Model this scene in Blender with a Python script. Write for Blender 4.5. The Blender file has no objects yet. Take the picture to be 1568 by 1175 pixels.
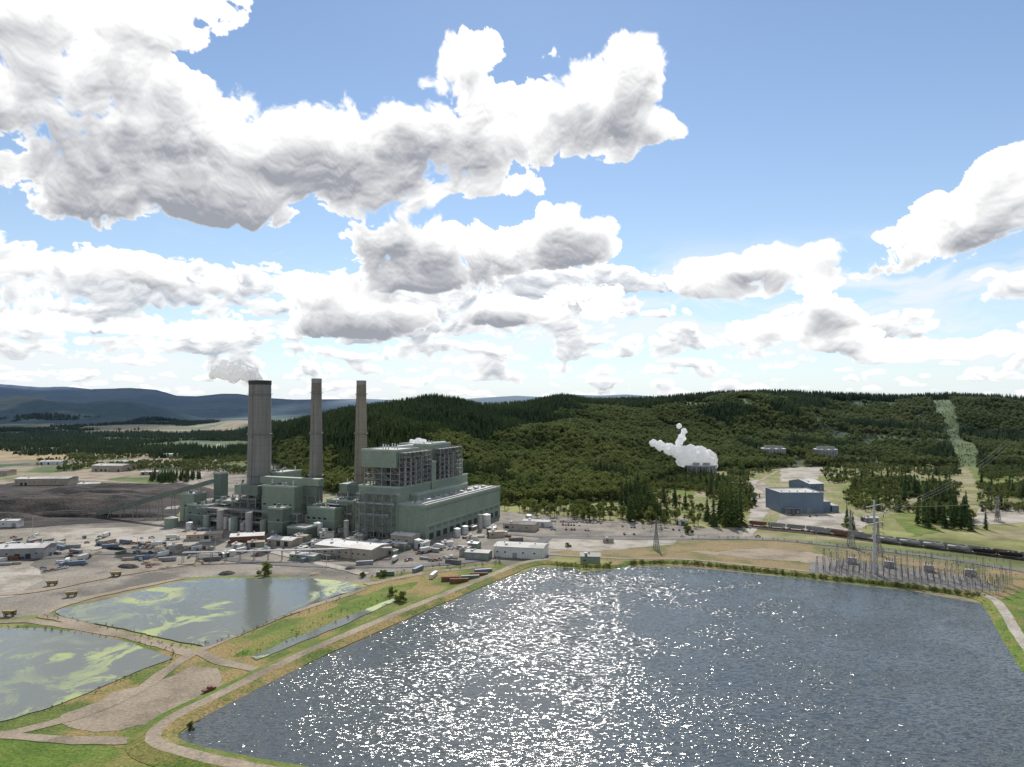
import bpy, math, random, bmesh
import numpy as np
from mathutils import Vector, Matrix
random.seed(7); rng=np.random.default_rng(7)
scene=bpy.context.scene
H=115.0; F=1088.0; PITCH=math.radians(1.711); VH=620.0
SUN_AZ=math.radians(1); SUN_EL=math.radians(43)
# ---------------------------------------------------------------- noise
_perm=np.random.default_rng(3).random((256,256))
def vnoise(x,y):
    x=np.asarray(x,float); y=np.asarray(y,float)
    xi=np.floor(x).astype(int); yi=np.floor(y).astype(int)
    fx=x-xi; fy=y-yi; fx=fx*fx*(3-2*fx); fy=fy*fy*(3-2*fy)
    a=_perm[xi&255,yi&255]; b=_perm[(xi+1)&255,yi&255]; c=_perm[xi&255,(yi+1)&255]; d=_perm[(xi+1)&255,(yi+1)&255]
    return (a*(1-fx)+b*fx)*(1-fy)+(c*(1-fx)+d*fx)*fy
def fbm(x,y,o=4,bil=False,g=.5):
    s=0;a=.5;t=0; x=np.asarray(x,float); y=np.asarray(y,float)
    for i in range(o):
        n=vnoise(x+17*i,y+31*i)
        if bil: n=np.abs(2*n-1)
        s=s+a*n; t+=a; a*=g
        x,y=(x*.8-y*.6)*2.03,(x*.6+y*.8)*2.03
    return s/t
def sst(t): t=np.clip(t,0,1); return t*t*(3-2*t)
# ---------------------------------------------------------------- terrain height
UU=[-900,250,330,380,430,500,600,700,950,1000,1100,1300,1568,1900]
D0=[3800,3800,3200,2300,1250,930,850,810,850,1050,1250,1350,1300,1300]
D1=[5000,5000,4300,3300,1750,1600,1500,1650,1900,1850,2000,2100,2100,2100]
SU=[-900,250,330,380,430,470,520,600,660,700,740,800,860,900,1000,1100,1180,1300,1380,1450,1568,1900]
SV=[640,640,640,641,648,640,628,616,608,612,621,618,606,611,609,602,599,602,607,604,609,612]
BU=[-900,-200,0,60,100,140,200,240,270,300,340,365,400,450,560,620,700,740,790,830,870,920,960,1000,1100,1568,1900]
BV=[592,590,588,593,592,596,594,597,606,607,603,603,609,612,611,613,612,609,606,608,604,606,604,607,612,615,615]
CU=[-900,0,60,130,200,250,290,340,1900]
CV=[606,612,606,618,612,624,636,648,648]
def hgt(x,y):
    x=np.asarray(x,float); y=np.asarray(y,float)
    d=np.maximum(y,1.0)
    u=784+F*np.clip(x/d,-2.5,2.5)
    d0=np.interp(u,UU,D0); d1=np.interp(u,UU,D1); sv=np.interp(u,SU,SV)
    A=np.maximum(H-(sv-VH)*d1/F-17,4)
    t=(d-d0)/(d1-d0)
    prof=sst(t)*0.7+np.clip(t,0,1)*0.3
    after=np.where(d>d1,1-0.55*sst((d-d1)/1500),1)
    n=(fbm(x/300+5,y/230+9,4)-.5)
    h=A*prof*after+ n*165*np.clip(t*1.5,0,1)*(1-np.clip(t,0,1)**2.5)*(u>400)
    bv=np.interp(u,BU,BV); B=(H-(bv-VH)*8000/F)
    nb=fbm(x/900,y/900,4)
    hb=B*sst((d-5600)/2400)*(1-.3*sst((d-8200)/4000))*(0.9+.2*nb*np.clip((8000-d)/2000,0,1)+.1*(d>=8000))
    cv=np.interp(u,CU,CV); C=np.maximum(H-(cv-VH)*4900/F,0)
    hc=C*np.exp(-((d-4900)/600.)**2)*(0.75+.5*fbm(x/350,y/350,4))*(u<360)
    h=np.maximum(np.maximum(h,hb),hc)
    h=np.where((y<600),0,h)
    h=np.where(np.abs(x)>d*2.4,h*0,h)
    return np.maximum(h,0)
cp,sp=math.cos(PITCH),math.sin(PITCH)
def ray(u,v):
    a=u-784; b=587.5-v
    return (a, F*cp-b*sp, F*sp+b*cp)
def G(u,v):
    """survey point: ground position seen along this bearing"""
    r=ray(u,v)
    if r[2]<-1e-6:
        t=H/-r[2]; x,y=r[0]*t,r[1]*t
        if y<790: return (x,y,0.0)
    ys=np.linspace(600,12000,4000); tt=ys/r[1]
    z=H+tt*r[2]; hh=hgt(r[0]*tt,ys)
    k=np.argmax(z<=hh)
    return (float(r[0]*tt[k]),float(ys[k]),float(hh[k]))
# ---------------------------------------------------------------- materials
def newmat(name):
    m=bpy.data.materials.new(name); m.use_nodes=True
    nt=m.node_tree; return m,nt,nt.nodes['Principled BSDF']
def mth(nt,op,a,b=None,c=None,clamp=False):
    n=nt.nodes.new('ShaderNodeMath'); n.operation=op; n.use_clamp=clamp
    for i,s in enumerate((a,b,c)):
        if s is None: continue
        if isinstance(s,(int,float)): n.inputs[i].default_value=s
        else: nt.links.new(s,n.inputs[i])
    return n.outputs[0]
def mixc(nt,f,a,b,bt='MIX'):
    n=nt.nodes.new('ShaderNodeMix'); n.data_type='RGBA'; n.blend_type=bt
    for i,s in ((0,f),(6,a),(7,b)):
        if isinstance(s,(int,float)): n.inputs[i].default_value=s
        elif isinstance(s,tuple): n.inputs[i].default_value=(*s,1) if len(s)==3 else s
        else: nt.links.new(s,n.inputs[i])
    return n.outputs[2]
def mrange(nt,x,a,b,c=0.,d=1.,smooth=True):
    n=nt.nodes.new('ShaderNodeMapRange'); n.interpolation_type='SMOOTHSTEP' if smooth else 'LINEAR'
    nt.links.new(x,n.inputs[0])
    for i,v in enumerate((a,b,c,d)): n.inputs[1+i].default_value=v
    return n.outputs[0]
def noise(nt,vec,scale,detail=4,rough=.55,dist=0,out='Fac'):
    n=nt.nodes.new('ShaderNodeTexNoise'); n.inputs['Scale'].default_value=scale
    n.inputs['Detail'].default_value=detail; n.inputs['Roughness'].default_value=rough; n.inputs['Distortion'].default_value=dist
    nt.links.new(vec,n.inputs['Vector']); return n.outputs[out]
def vmath(nt,op,a,b=None):
    n=nt.nodes.new('ShaderNodeVectorMath'); n.operation=op
    for i,s in enumerate((a,b)):
        if s is None: continue
        if isinstance(s,tuple): n.inputs[i].default_value=s
        else: nt.links.new(s,n.inputs[i])
    return n.outputs[0]
def scl(nt,col,f):
    vm=nt.nodes.new('ShaderNodeVectorMath'); vm.operation='SCALE'
    nt.links.new(col,vm.inputs[0])
    if isinstance(f,(int,float)): vm.inputs['Scale'].default_value=f
    else: nt.links.new(f,vm.inputs['Scale'])
    return vm.outputs[0]
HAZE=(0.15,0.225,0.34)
def hazec(nt,col,near=650,far=11000,mx=.82):  # aerial haze painted into the base colour, stronger with distance from the origin
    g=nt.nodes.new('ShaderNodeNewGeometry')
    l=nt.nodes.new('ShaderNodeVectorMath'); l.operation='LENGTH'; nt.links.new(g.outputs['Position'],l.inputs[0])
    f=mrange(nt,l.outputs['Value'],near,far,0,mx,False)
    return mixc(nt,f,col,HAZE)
def nm(name,c1,c2,scale=.1,rough=.85,c3=None,scale3=.02,fine=1.5,fineamt=.25,metal=0,stripes=0,haze=False,bump=0,th=(.35,.65),th3=(.45,.62)):
    m,nt,b=newmat(name)
    tc=nt.nodes.new('ShaderNodeTexCoord').outputs['Object']
    col=mixc(nt,mrange(nt,noise(nt,tc,scale,6,.6),th[0],th[1]),c1,c2)
    if c3: col=mixc(nt,mrange(nt,noise(nt,tc,scale3,6,.65),th3[0],th3[1]),col,c3)
    if fineamt: col=scl(nt,col,mrange(nt,noise(nt,tc,fine,3,.6),.25,.75,1-fineamt,1+fineamt))
    if stripes:
        sx=nt.nodes.new('ShaderNodeSeparateXYZ'); nt.links.new(tc,sx.inputs[0])
        s=mth(nt,'ADD',sx.outputs[0],sx.outputs[1])
        s=mth(nt,'SINE',mth(nt,'MULTIPLY',s,6.283/stripes))
        col=scl(nt,col,mrange(nt,s,-1,1,.82,1.08))
    if haze: col=hazec(nt,col)
    nt.links.new(col,b.inputs['Base Color'])
    b.inputs['Roughness'].default_value=rough; b.inputs['Metallic'].default_value=metal
    if rough>.6: b.inputs['Specular IOR Level'].default_value=.2
    if bump:
        bn=nt.nodes.new('ShaderNodeBump'); bn.inputs['Distance'].default_value=bump
        nt.links.new(noise(nt,tc,fine,4,.6),bn.inputs['Height']); nt.links.new(bn.outputs[0],b.inputs['Normal'])
    return m
M={}
M['green']=nm('sage_siding',(.19,.24,.185),(.225,.275,.215),.05,.6,fine=.4,fineamt=.1,stripes=1.2)
M['greend']=nm('dark_green_siding',(.1,.135,.11),(.13,.165,.135),.05,.6,fine=.4,fineamt=.12,stripes=1.2)
M['greenl']=nm('pale_green_trim',(.27,.33,.28),(.3,.36,.31),.05,.6,fineamt=.08)
M['roof']=nm('light_membrane_roof',(.42,.41,.38),(.52,.51,.48),.06,.8,c3=(.3,.29,.27),scale3=.03,fineamt=.12)
M['roofw']=nm('white_metal_roof',(.5,.49,.47),(.58,.575,.55),.08,.5,c3=(.4,.38,.35),scale3=.05,fineamt=.1,stripes=2)
M['roofd']=nm('weathered_tar_roof',(.13,.125,.12),(.2,.19,.18),.1,.9)
M['rooft']=nm('tan_metal_roof',(.42,.3,.2),(.36,.3,.24),.1,.7,stripes=2)
M['white']=nm('white_siding',(.52,.52,.49),(.6,.6,.57),.1,.5,stripes=1.2,fineamt=.08)
M['tan']=nm('tan_siding',(.33,.29,.23),(.4,.35,.28),.1,.7,stripes=1.2)
M['blue']=nm('slate_blue_siding',(.12,.165,.225),(.14,.19,.255),.05,.6,fineamt=.1,stripes=1.2)
M['grey']=nm('grey_metal',(.2,.2,.2),(.27,.27,.27),.2,.6)
M['steel']=nm('structural_steel',(.17,.17,.165),(.24,.235,.22),.3,.6)
M['galv']=nm('galvanised_steel',(.42,.43,.44),(.5,.51,.52),.3,.5,metal=.2)
M['dark']=nm('dark_opening',(.02,.02,.022),(.035,.035,.035),.3,.6)
M['glass']=nm('window_glass',(.02,.03,.04),(.03,.04,.05),.3,.15)
M['rust']=nm('rusty_steel',(.2,.09,.055),(.14,.07,.045),.3,.85)
M['conc']=nm('concrete',(.3,.29,.27),(.38,.37,.34),.1,.9)
M['tyre']=nm('tyre_rubber',(.02,.02,.02),(.03,.03,.03),1,.9)
M['yellow']=nm('machine_yellow',(.27,.19,.06),(.2,.15,.06),1,.6)
M['coal']=nm('coal',(.018,.017,.018),(.035,.033,.032),.06,.9,c3=(.065,.054,.047),scale3=.02,fine=.5,fineamt=.4,bump=.8)
def chim_mat(name,a,b2,top):
    m,nt,b=newmat(name)
    tc=nt.nodes.new('ShaderNodeTexCoord').outputs['Object']
    mp=nt.nodes.new('ShaderNodeMapping'); mp.inputs['Scale'].default_value=(.5,.5,.03); nt.links.new(tc,mp.inputs[0])
    col=mixc(nt,mrange(nt,noise(nt,mp.outputs[0],1,6,.65),.35,.65),a,b2)
    sx=nt.nodes.new('ShaderNodeSeparateXYZ'); nt.links.new(tc,sx.inputs[0])
    s=mth(nt,'FRACT',mth(nt,'MULTIPLY',sx.outputs[2],1/7.5))
    col=mixc(nt,mth(nt,'MULTIPLY',mth(nt,'LESS_THAN',s,.06),.3),col,(.06,.06,.06))
    col=mixc(nt,mrange(nt,sx.outputs[2],top-28,top,0,.45),col,(.1,.07,.05))
    nt.links.new(col,b.inputs['Base Color']); b.inputs['Roughness'].default_value=.9
    return m
M['yard']=nm('gravel_yard',(.19,.17,.142),(.265,.238,.198),.03,.95,c3=(.12,.11,.095),scale3=.018,fine=.6,fineamt=.28,th=(.3,.7))
M['pale']=nm('pale_gravel',(.3,.275,.235),(.38,.35,.305),.04,.95,c3=(.2,.178,.14),scale3=.03,fine=.8,fineamt=.25)
M['dirt']=nm('dirt_track',(.25,.203,.15),(.31,.258,.195),.08,.95,c3=(.18,.15,.11),scale3=.04,fine=.8,fineamt=.25)
M['asph']=nm('asphalt',(.1,.1,.1),(.14,.138,.135),.05,.9,c3=(.17,.165,.16),scale3=.02,fineamt=.15)
M['grass']=nm('meadow_grass',(.075,.11,.022),(.12,.15,.036),.05,.95,c3=(.24,.18,.075),scale3=.022,fine=.9,fineamt=.4,bump=.5,th3=(.45,.56))
M['grassg']=nm('lush_grass',(.07,.12,.016),(.115,.17,.028),.09,.95,c3=(.18,.17,.05),scale3=.035,fine=.9,fineamt=.4,bump=.5)
M['grassd']=nm('dry_grass',(.24,.175,.09),(.2,.16,.085),.05,.95,c3=(.125,.13,.045),scale3=.03,fine=.9,fineamt=.38,bump=.5,th3=(.48,.6))
M['scrub']=nm('rough_pasture',(.13,.155,.042),(.18,.18,.07),.02,.95,c3=(.26,.225,.14),scale3=.014,fine=.3,fineamt=.4)
def leafmat(name,a,b2,tr=.35):
    m,nt,b=newmat(name)
    oi=nt.nodes.new('ShaderNodeObjectInfo').outputs['Random']
    g=nt.nodes.new('ShaderNodeNewGeometry').outputs['Position']
    f=mth(nt,'ADD',mth(nt,'MULTIPLY',oi,.45),mth(nt,'MULTIPLY',mrange(nt,noise(nt,g,.006,5,.6),.38,.6),.55))
    col=mixc(nt,f,a,b2)
    col=scl(nt,col,mrange(nt,noise(nt,g,.5,2,.5),.3,.7,.65,1.35))
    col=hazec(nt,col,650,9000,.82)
    d=nt.nodes.new('ShaderNodeBsdfDiffuse'); t=nt.nodes.new('ShaderNodeBsdfTranslucent'); mx=nt.nodes.new('ShaderNodeMixShader')
    nt.links.new(col,d.inputs[0]); nt.links.new(col,t.inputs[0]); mx.inputs[0].default_value=tr
    nt.links.new(d.outputs[0],mx.inputs[1]); nt.links.new(t.outputs[0],mx.inputs[2])
    nt.links.new(mx.outputs[0],nt.nodes['Material Output'].inputs['Surface']); nt.nodes.remove(b)
    return m
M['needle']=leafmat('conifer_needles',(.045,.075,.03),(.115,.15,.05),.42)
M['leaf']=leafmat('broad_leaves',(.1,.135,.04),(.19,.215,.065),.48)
M['bark']=nm('bark',(.09,.07,.05),(.13,.1,.08),2,.95)
# ---------------------------------------------------------------- mesh builder
class MB:
    def __init__(s): s.v=[];s.f=[];s.m=[];s.slots=[];s.sm=[]
    def mi(s,m):
        if m not in s.slots: s.slots.append(m)
        return s.slots.index(m)
    def add(s,vs,fs,m,smooth=False):
        o=len(s.v); s.v+=vs; k=s.mi(m)
        for f in fs: s.f.append([o+i for i in f]); s.m.append(k); s.sm.append(smooth)
    def box(s,x0,x1,y0,y1,z0,z1,m):
        s.add([(x0,y0,z0),(x1,y0,z0),(x1,y1,z0),(x0,y1,z0),(x0,y0,z1),(x1,y0,z1),(x1,y1,z1),(x0,y1,z1)],
          [(0,3,2,1),(4,5,6,7),(0,1,5,4),(1,2,6,5),(2,3,7,6),(3,0,4,7)],m)
    def beam(s,p,q,w,m,h=None):
        p=Vector(p);q=Vector(q);d=(q-p)
        if d.length<1e-6:return
        d.normalize(); up=Vector((0,0,1)) if abs(d.z)<.9 else Vector((1,0,0))
        a=d.cross(up).normalized()*w/2; b=a.cross(d).normalized()*(h or w)/2
        vs=[tuple(c+sa*a+sb*b) for c in (p,q) for sa,sb in ((-1,-1),(1,-1),(1,1),(-1,1))]
        s.add(vs,[(0,1,2,3),(7,6,5,4),(0,4,5,1),(1,5,6,2),(2,6,7,3),(3,7,4,0)],m)
    def cyl(s,x,y,z0,z1,r0,r1,m,n=16,cap=True):
        vs=[];
        for z,r in ((z0,r0),(z1,r1)):
            for i in range(n):
                a=2*math.pi*i/n; vs.append((x+r*math.cos(a),y+r*math.sin(a),z))
        s.add(vs,[(i,(i+1)%n,n+(i+1)%n,n+i) for i in range(n)],m,True)
        if cap: s.add([vs[n+i] for i in range(n)],[tuple(range(n))],m)
    def tube(s,p,q,r,m,n=10,caps=True):
        p=Vector(p);q=Vector(q);d=(q-p).normalized(); up=Vector((0,0,1)) if abs(d.z)<.9 else Vector((1,0,0))
        a=d.cross(up).normalized()*r; b=a.cross(d).normalized()*r
        vs=[tuple(c+math.cos(2*math.pi*i/n)*a+math.sin(2*math.pi*i/n)*b) for c in (p,q) for i in range(n)]
        s.add(vs,[(i,(i+1)%n,n+(i+1)%n,n+i) for i in range(n)],m,True)
        if caps: s.add(vs,[tuple(range(n))[::-1],tuple(range(n,2*n))],m)
    def gable(s,x0,x1,y0,y1,ze,zr,m,ov=.6,mw=None):
        ym=(y0+y1)/2
        X0,X1,Y0,Y1=x0-ov,x1+ov,y0-ov,y1+ov; k=(zr-ze)*ov/((y1-y0)/2)
        e=ze-k
        vs=[(X0,Y0,e),(X1,Y0,e),(X1,ym,zr),(X0,ym,zr),(X1,Y1,e),(X0,Y1,e)]
        vs+=[(a,b,c+.25) for a,b,c in vs]
        s.add(vs,[(0,3,2,1),(3,5,4,2),(6,7,8,9),(9,8,10,11),(0,1,7,6),(4,5,11,10),(0,6,9,3),(3,9,11,5),(1,2,8,7),(2,4,10,8)],m)
        if mw:
            s.add([(x0,y0,ze),(x0,y1,ze),(x0,ym,zr),(x1,y0,ze),(x1,y1,ze),(x1,ym,zr)],[(0,2,1),(3,4,5)],mw)
    def obj(s,name,loc=(0,0,0),rot=0,link=True):
        me=bpy.data.meshes.new(name); me.from_pydata(s.v,[],s.f); 
        for m in s.slots: me.materials.append(m)
        me.polygons.foreach_set('material_index',s.m); me.polygons.foreach_set('use_smooth',s.sm); me.update()
        o=bpy.data.objects.new(name,me); o.location=loc; o.rotation_euler=(0,0,rot)
        if link: scene.collection.objects.link(o)
        return o
def inst(o,name,loc,rot=0,sc=1):
    n=bpy.data.objects.new(name,o.data); n.location=loc; n.rotation_euler=(0,0,rot); n.scale=(sc,)*3
    scene.collection.objects.link(n); return n
def gridmesh(name,verts,n_r,n_a,wrap=True,flip=True):
    i,j=np.meshgrid(np.arange(n_r-1),np.arange(n_a if wrap else n_a-1),indexing='ij'); j2=(j+1)%n_a
    f=np.stack([i*n_a+j,i*n_a+j2,(i+1)*n_a+j2,(i+1)*n_a+j],-1).reshape(-1,4)
    if flip: f=f[:,::-1]
    me=bpy.data.meshes.new(name); me.vertices.add(len(verts)); me.vertices.foreach_set('co',verts.astype(np.float32).ravel())
    me.loops.add(f.size); me.loops.foreach_set('vertex_index',f.astype(np.int32).ravel())
    me.polygons.add(len(f)); me.polygons.foreach_set('loop_start',np.arange(0,f.size,4,dtype=np.int32))
    me.update(calc_edges=True)
    me.polygons.foreach_set('use_smooth',np.ones(len(f),bool)); me.update()
    return me
# ---------------------------------------------------------------- sky dome: clouds over the physical sky
def ae(uu,vv):
    r=Vector(ray(uu,vv)).normalized(); return math.degrees(math.atan2(r[0],r[1]))*19, math.degrees(math.asin(r[2]))*19
ST=.072
azd=np.concatenate([np.arange(-180,-42,2.0),np.arange(-42,42,ST),np.arange(42,180,2.0)])
eld=np.concatenate([np.arange(-4,-.6,.5),np.arange(-.6,35,ST),np.arange(35,90.1,1.0)])
XA=azd*19; YA=eld*19
Xg,Yg=np.meshgrid(XA,YA)
def field(bl,below=.7):
    f=np.zeros(Xg.shape)
    for (cx,cy,rx,ry,ro) in bl:
        R_=max(rx,ry)*1.05
        i0,i1=np.searchsorted(YA,[cy-R_,cy+R_]); j0,j1=np.searchsorted(XA,[cx-R_,cx+R_])
        if i1<=i0 or j1<=j0: continue
        dx=XA[j0:j1][None,:]-cx; dy=YA[i0:i1][:,None]-cy
        if ro: dx,dy=dx*math.cos(ro)+dy*math.sin(ro),-dx*math.sin(ro)+dy*math.cos(ro)
        dy=np.where(dy<0,dy/below,dy)
        b=np.clip(1-np.sqrt((dx/rx)**2+(dy/ry)**2),0,1)
        b=b*(1.6-.6*b)
        f[i0:i1,j0:j1]=1-(1-f[i0:i1,j0:j1])*(1-b)
    return f
def light(O,L):
    T=np.zeros(O.shape); t=np.zeros(O.shape[1]); dy=np.gradient(YA)
    for i in range(O.shape[0]-1,-1,-1):
        t=(.25*np.roll(t,1)+.5*t+.25*np.roll(t,-1))*math.exp(-dy[i]/L)+O[i]*dy[i]/L
        T[i]=t
    return T
def conv(lst,k=1.1):
    out=[]
    for (bu,bv_,ru,rv,ro) in lst:
        a,e=ae(bu,bv_); a2,_=ae(bu+ru*.5,bv_); _,e2_=ae(bu,bv_-rv*.5); out.append((a,e,(a2-a)*2*k,(e2_-e)*2*k,ro))
    return out
big=conv([(60,10,200,85,0),(240,20,140,70,0),(350,10,100,60,0),(60,165,220,100,0),(180,140,150,85,0),(300,195,140,95,0),(430,225,160,100,0),(570,225,150,110,0),(640,170,80,60,0),(730,200,150,110,0),(722,85,62,62,0),(860,150,150,90,0),(960,115,72,76,0),(900,215,120,58,0),(1000,195,60,36,0),
 (50,280,240,95,0),(200,270,160,90,0),(350,310,130,55,0),(500,280,120,75,0),(600,290,140,65,0),(760,285,85,30,0),(590,375,85,70,0),(720,385,120,62,0),(850,368,100,60,0),(660,425,120,36,0),
 (60,400,210,48,0),(250,425,150,42,0),(500,445,90,34,0),(560,490,140,40,0),(750,478,160,30,0),(900,470,80,42,0),(300,505,150,26,0),(80,490,150,26,0),
 (1090,425,95,40,0),(1200,420,130,54,0),(1290,400,120,54,.1),(1380,385,120,54,.1),(1460,345,110,60,.25),(1560,300,110,80,.1),(1270,480,66,40,0),(1180,505,100,24,0),(1400,535,110,26,0),(1510,530,110,30,0),(1300,520,80,22,0)])
greys=field(conv([(20,330,230,64,0),(110,240,150,70,0),(330,330,140,46,0),(645,240,110,60,0),(905,195,80,40,0),(590,400,90,64,0),(700,425,120,40,0),(880,380,60,40,0),(480,270,110,44,0),(250,230,90,44,0),(80,440,170,30,0),(260,450,110,24,0),(1340,405,100,24,0),(1500,365,80,24,0),(1270,490,50,24,0),(560,500,110,26,0),(1150,430,70,20,0),(740,490,110,20,0)]),1.0)
rr_=random.Random(21)
sx_,sy_=math.degrees(SUN_AZ)*19,math.degrees(SUN_EL)*19
for k in range(120):
    a=rr_.uniform(-180,180)*19; e=rr_.uniform(8,75)*19
    if abs(a)<50*19 and e<34*19: continue
    if math.hypot(a-sx_,e-sy_)<11*19: continue
    q=rr_.uniform(90,260); big.append((a,e,q*1.3,q*.6,0))
small=[]
for k in range(700):
    e=.5+9.5*rr_.random()**1.2; a=rr_.uniform(-48,48)
    if a>8 and e>5.2 and rr_.random()<.85: continue
    rx=(8+e*6)*rr_.uniform(.5,1.7); small.append((a*19,e*19,rx,rx*rr_.uniform(.28,.46),0))
wx=(fbm(Xg/90,Yg/90,4)-.5)*75; wy=(fbm(Xg/90+40,Yg/90+7,4)-.5)*55
Xw,Yw=Xg+wx,Yg+wy
acc=field(big); acc2=field(small,.5)
fb=fbm(Xw/95,Yw/75,8,g=.55); bl=fbm(Xw/55+9,Yw/44,6,True,g=.54); blf=fbm(Xw/20+9,Yw/17,4,True,g=.6)
CD1=acc/(1+.6*acc)*1.75-.44+(fb-.5)*2.3+(bl-.38)*.95+(blf-.38)*.24
CD1=np.where(acc<.03,-1,CD1)
fb2=fbm(Xw/36+3,Yw/18+3,6,g=.55); bl2=fbm(Xw/22,Yw/13,5,True)
CD2=acc2/(1+.5*acc2)*1.4-.54+(fb2-.5)*1.6+(bl2-.38)*.8
CD2=np.where(acc2<.03,-1,CD2)
def shade(D,L,k,t0,steps,lo,extra=0):
    T=light(np.clip(D-.03,0,.75),L)
    l=lo+(1.2-lo)*np.exp(-k*np.maximum(T-t0,0)*(.3+.7*sst(D/.35))-extra*sst(D/.3))
    for st,g in steps:
        up=np.roll(D,-st,0); up[-st:]=D[-st:]
        l=l+np.clip((np.clip(D,-.1,1.2)-np.clip(up,-.1,1.2))*g,-.2,.25)
    return np.clip(l,lo*.9,1.2)
l1=shade(CD1,48,2.3,.22,((3,.4),(12,.28)),.36,1.3*greys)
l2=shade(CD2,14,2.6,.08,((2,.45),(5,.25)),.48)
soft=.06+.22*sst((fbm(Xg/150+8,Yg/100,3)-.45)*6)
A1=sst(CD1/soft); A2=sst(CD2/.18)
def ccol(l,lo):
    t=np.clip((l-lo)/(1.0-lo),0,1)[...,None]
    c=np.array([.40,.42,.47])*(1-t)*(lo/.40)+np.array([1.,1.,1.])*t
    return c*np.maximum(l,1.0)[...,None]
Ccol=np.zeros(Xg.shape+(3,)); Al=np.zeros(Xg.shape)
def over(col,a):
    global Ccol,Al
    a3=a[...,None]; Ccol=Ccol*(1-a3)+col*a3; Al=Al*(1-a)+a
e_=Yg/19
ones3=np.ones(Xg.shape+(3,))
over(np.array([.66,.79,.94])*ones3,np.clip(.78*np.exp(-np.maximum(e_,0)/7.5),0,1))
cir=sst((fbm(Xw/240+Yw/300,Yw/34,6,g=.6)-.46)*4.5)*sst((14-e_)/5)*.7
over(np.array([.93,.96,1.0])*ones3,cir)
over(ccol(l2,.48),A2*.92)
over(ccol(l1,.36),A1)
over(np.array([.76,.82,.9])*ones3,.4*np.exp(-np.maximum(e_,0)/1.6))
clr=np.exp(-((Xg-sx_)**2+(Yg-sy_)**2)/(3*19)**2)
Ccol*=(1-clr)[...,None]; Al*=(1-clr)
RD=42000.0
AZr,ELr=[np.radians(q) for q in np.meshgrid(azd,eld)]
V=np.stack([RD*np.sin(AZr)*np.cos(ELr),RD*np.cos(AZr)*np.cos(ELr),RD*np.sin(ELr)],-1).reshape(-1,3)
me=gridmesh('sky',V,len(eld),len(azd),True,True)
ca=me.color_attributes.new('cloud','FLOAT_COLOR','POINT'); ca.data.foreach_set('color',np.concatenate([Ccol.reshape(-1,3),Al.reshape(-1,1)],1).astype(np.float32).ravel())
m=bpy.data.materials.new('cloud_layer'); m.use_nodes=True; nt=m.node_tree; nt.nodes.clear()
at_=nt.nodes.new('ShaderNodeAttribute'); at_.attribute_name='cloud'
em=nt.nodes.new('ShaderNodeEmission'); tr=nt.nodes.new('ShaderNodeBsdfTransparent'); ad=nt.nodes.new('ShaderNodeAddShader'); ou=nt.nodes.new('ShaderNodeOutputMaterial')
nt.links.new(at_.outputs['Color'],em.inputs[0]); ia=mth(nt,'SUBTRACT',1.0,at_.outputs['Alpha'],clamp=True); nt.links.new(ia,tr.inputs[0])
nt.links.new(em.outputs[0],ad.inputs[0]); nt.links.new(tr.outputs[0],ad.inputs[1]); nt.links.new(ad.outputs[0],ou.inputs[0])
m.cycles.emission_sampling='NONE'
me.materials.append(m); skyo=bpy.data.objects.new('sky',me); scene.collection.objects.link(skyo)
# ---------------------------------------------------------------- terrain sheet
az=np.concatenate([np.linspace(-180,-48,50,endpoint=False),np.linspace(-48,48,520),np.linspace(48,180,50,endpoint=False)[1:]])
az=np.radians(az); rr=np.concatenate([[1.0],np.geomspace(60,41000,480)])
AZ,RR=np.meshgrid(az,rr); X=RR*np.sin(AZ); Y=RR*np.cos(AZ); Z=hgt(X,Y)
verts=np.stack([X,Y,Z],-1).reshape(-1,3)
me=gridmesh('terrain',verts,len(rr),len(az))
x=verts[:,0];y=verts[:,1];d=np.maximum(y,1);u=784+F*x/d
c=np.tile(np.array([.14,.16,.06]),(len(verts),1))
n1=fbm(x/260,y/260,4);n2=fbm(x/700+40,y/420+3,4);n3=fbm(x/90,y/90,3)
def put(mask,col):
    mask=np.clip(mask,0,1)[:,None]; c[:]=c*(1-mask)+np.array(col)*mask
put(sst((n1-.45)*8),(.2,.2,.08)); put(sst((n3-.55)*8)*.7,(.24,.2,.13))
left=(u<470)&(d>950)
put(left*1.0,(.11,.14,.045)); put(left*sst((n2-.46)*10),(.31,.235,.12)); put(left*sst((n1-.52)*9)*.8,(.1,.15,.04)); put(left*sst((.43-n2)*9),(.045,.075,.03))
put(left*(d<1500)*sst((n3-.45)*8)*.8,(.25,.2,.14))
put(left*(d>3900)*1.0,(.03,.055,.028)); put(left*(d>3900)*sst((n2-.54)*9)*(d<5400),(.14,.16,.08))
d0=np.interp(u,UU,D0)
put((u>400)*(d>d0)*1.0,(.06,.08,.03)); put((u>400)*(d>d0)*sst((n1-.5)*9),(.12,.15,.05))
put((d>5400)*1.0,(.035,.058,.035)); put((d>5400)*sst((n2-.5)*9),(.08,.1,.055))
def clearc(d): return np.interp(d,[800,1300,2100],[1500,1478,1437])
cn=(fbm(x/60,y/60,3)-.5)*30
put(sst((20-np.abs(u+cn-clearc(d)))/8)*(d>850)*(d<2100)*.7,(.12,.15,.05))
ca=me.color_attributes.new('cover','FLOAT_COLOR','POINT'); ca.data.foreach_set('color',np.concatenate([c,np.ones((len(c),1))],1).ravel().astype(np.float32))
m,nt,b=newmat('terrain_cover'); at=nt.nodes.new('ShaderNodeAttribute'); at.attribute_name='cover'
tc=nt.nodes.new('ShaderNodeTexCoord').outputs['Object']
nt.links.new(hazec(nt,scl(nt,at.outputs['Color'],mrange(nt,noise(nt,tc,.012,10,.75),.3,.7,.5,1.5))),b.inputs['Base Color']); b.inputs['Roughness'].default_value=.95; b.inputs['Specular IOR Level'].default_value=.1
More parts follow.
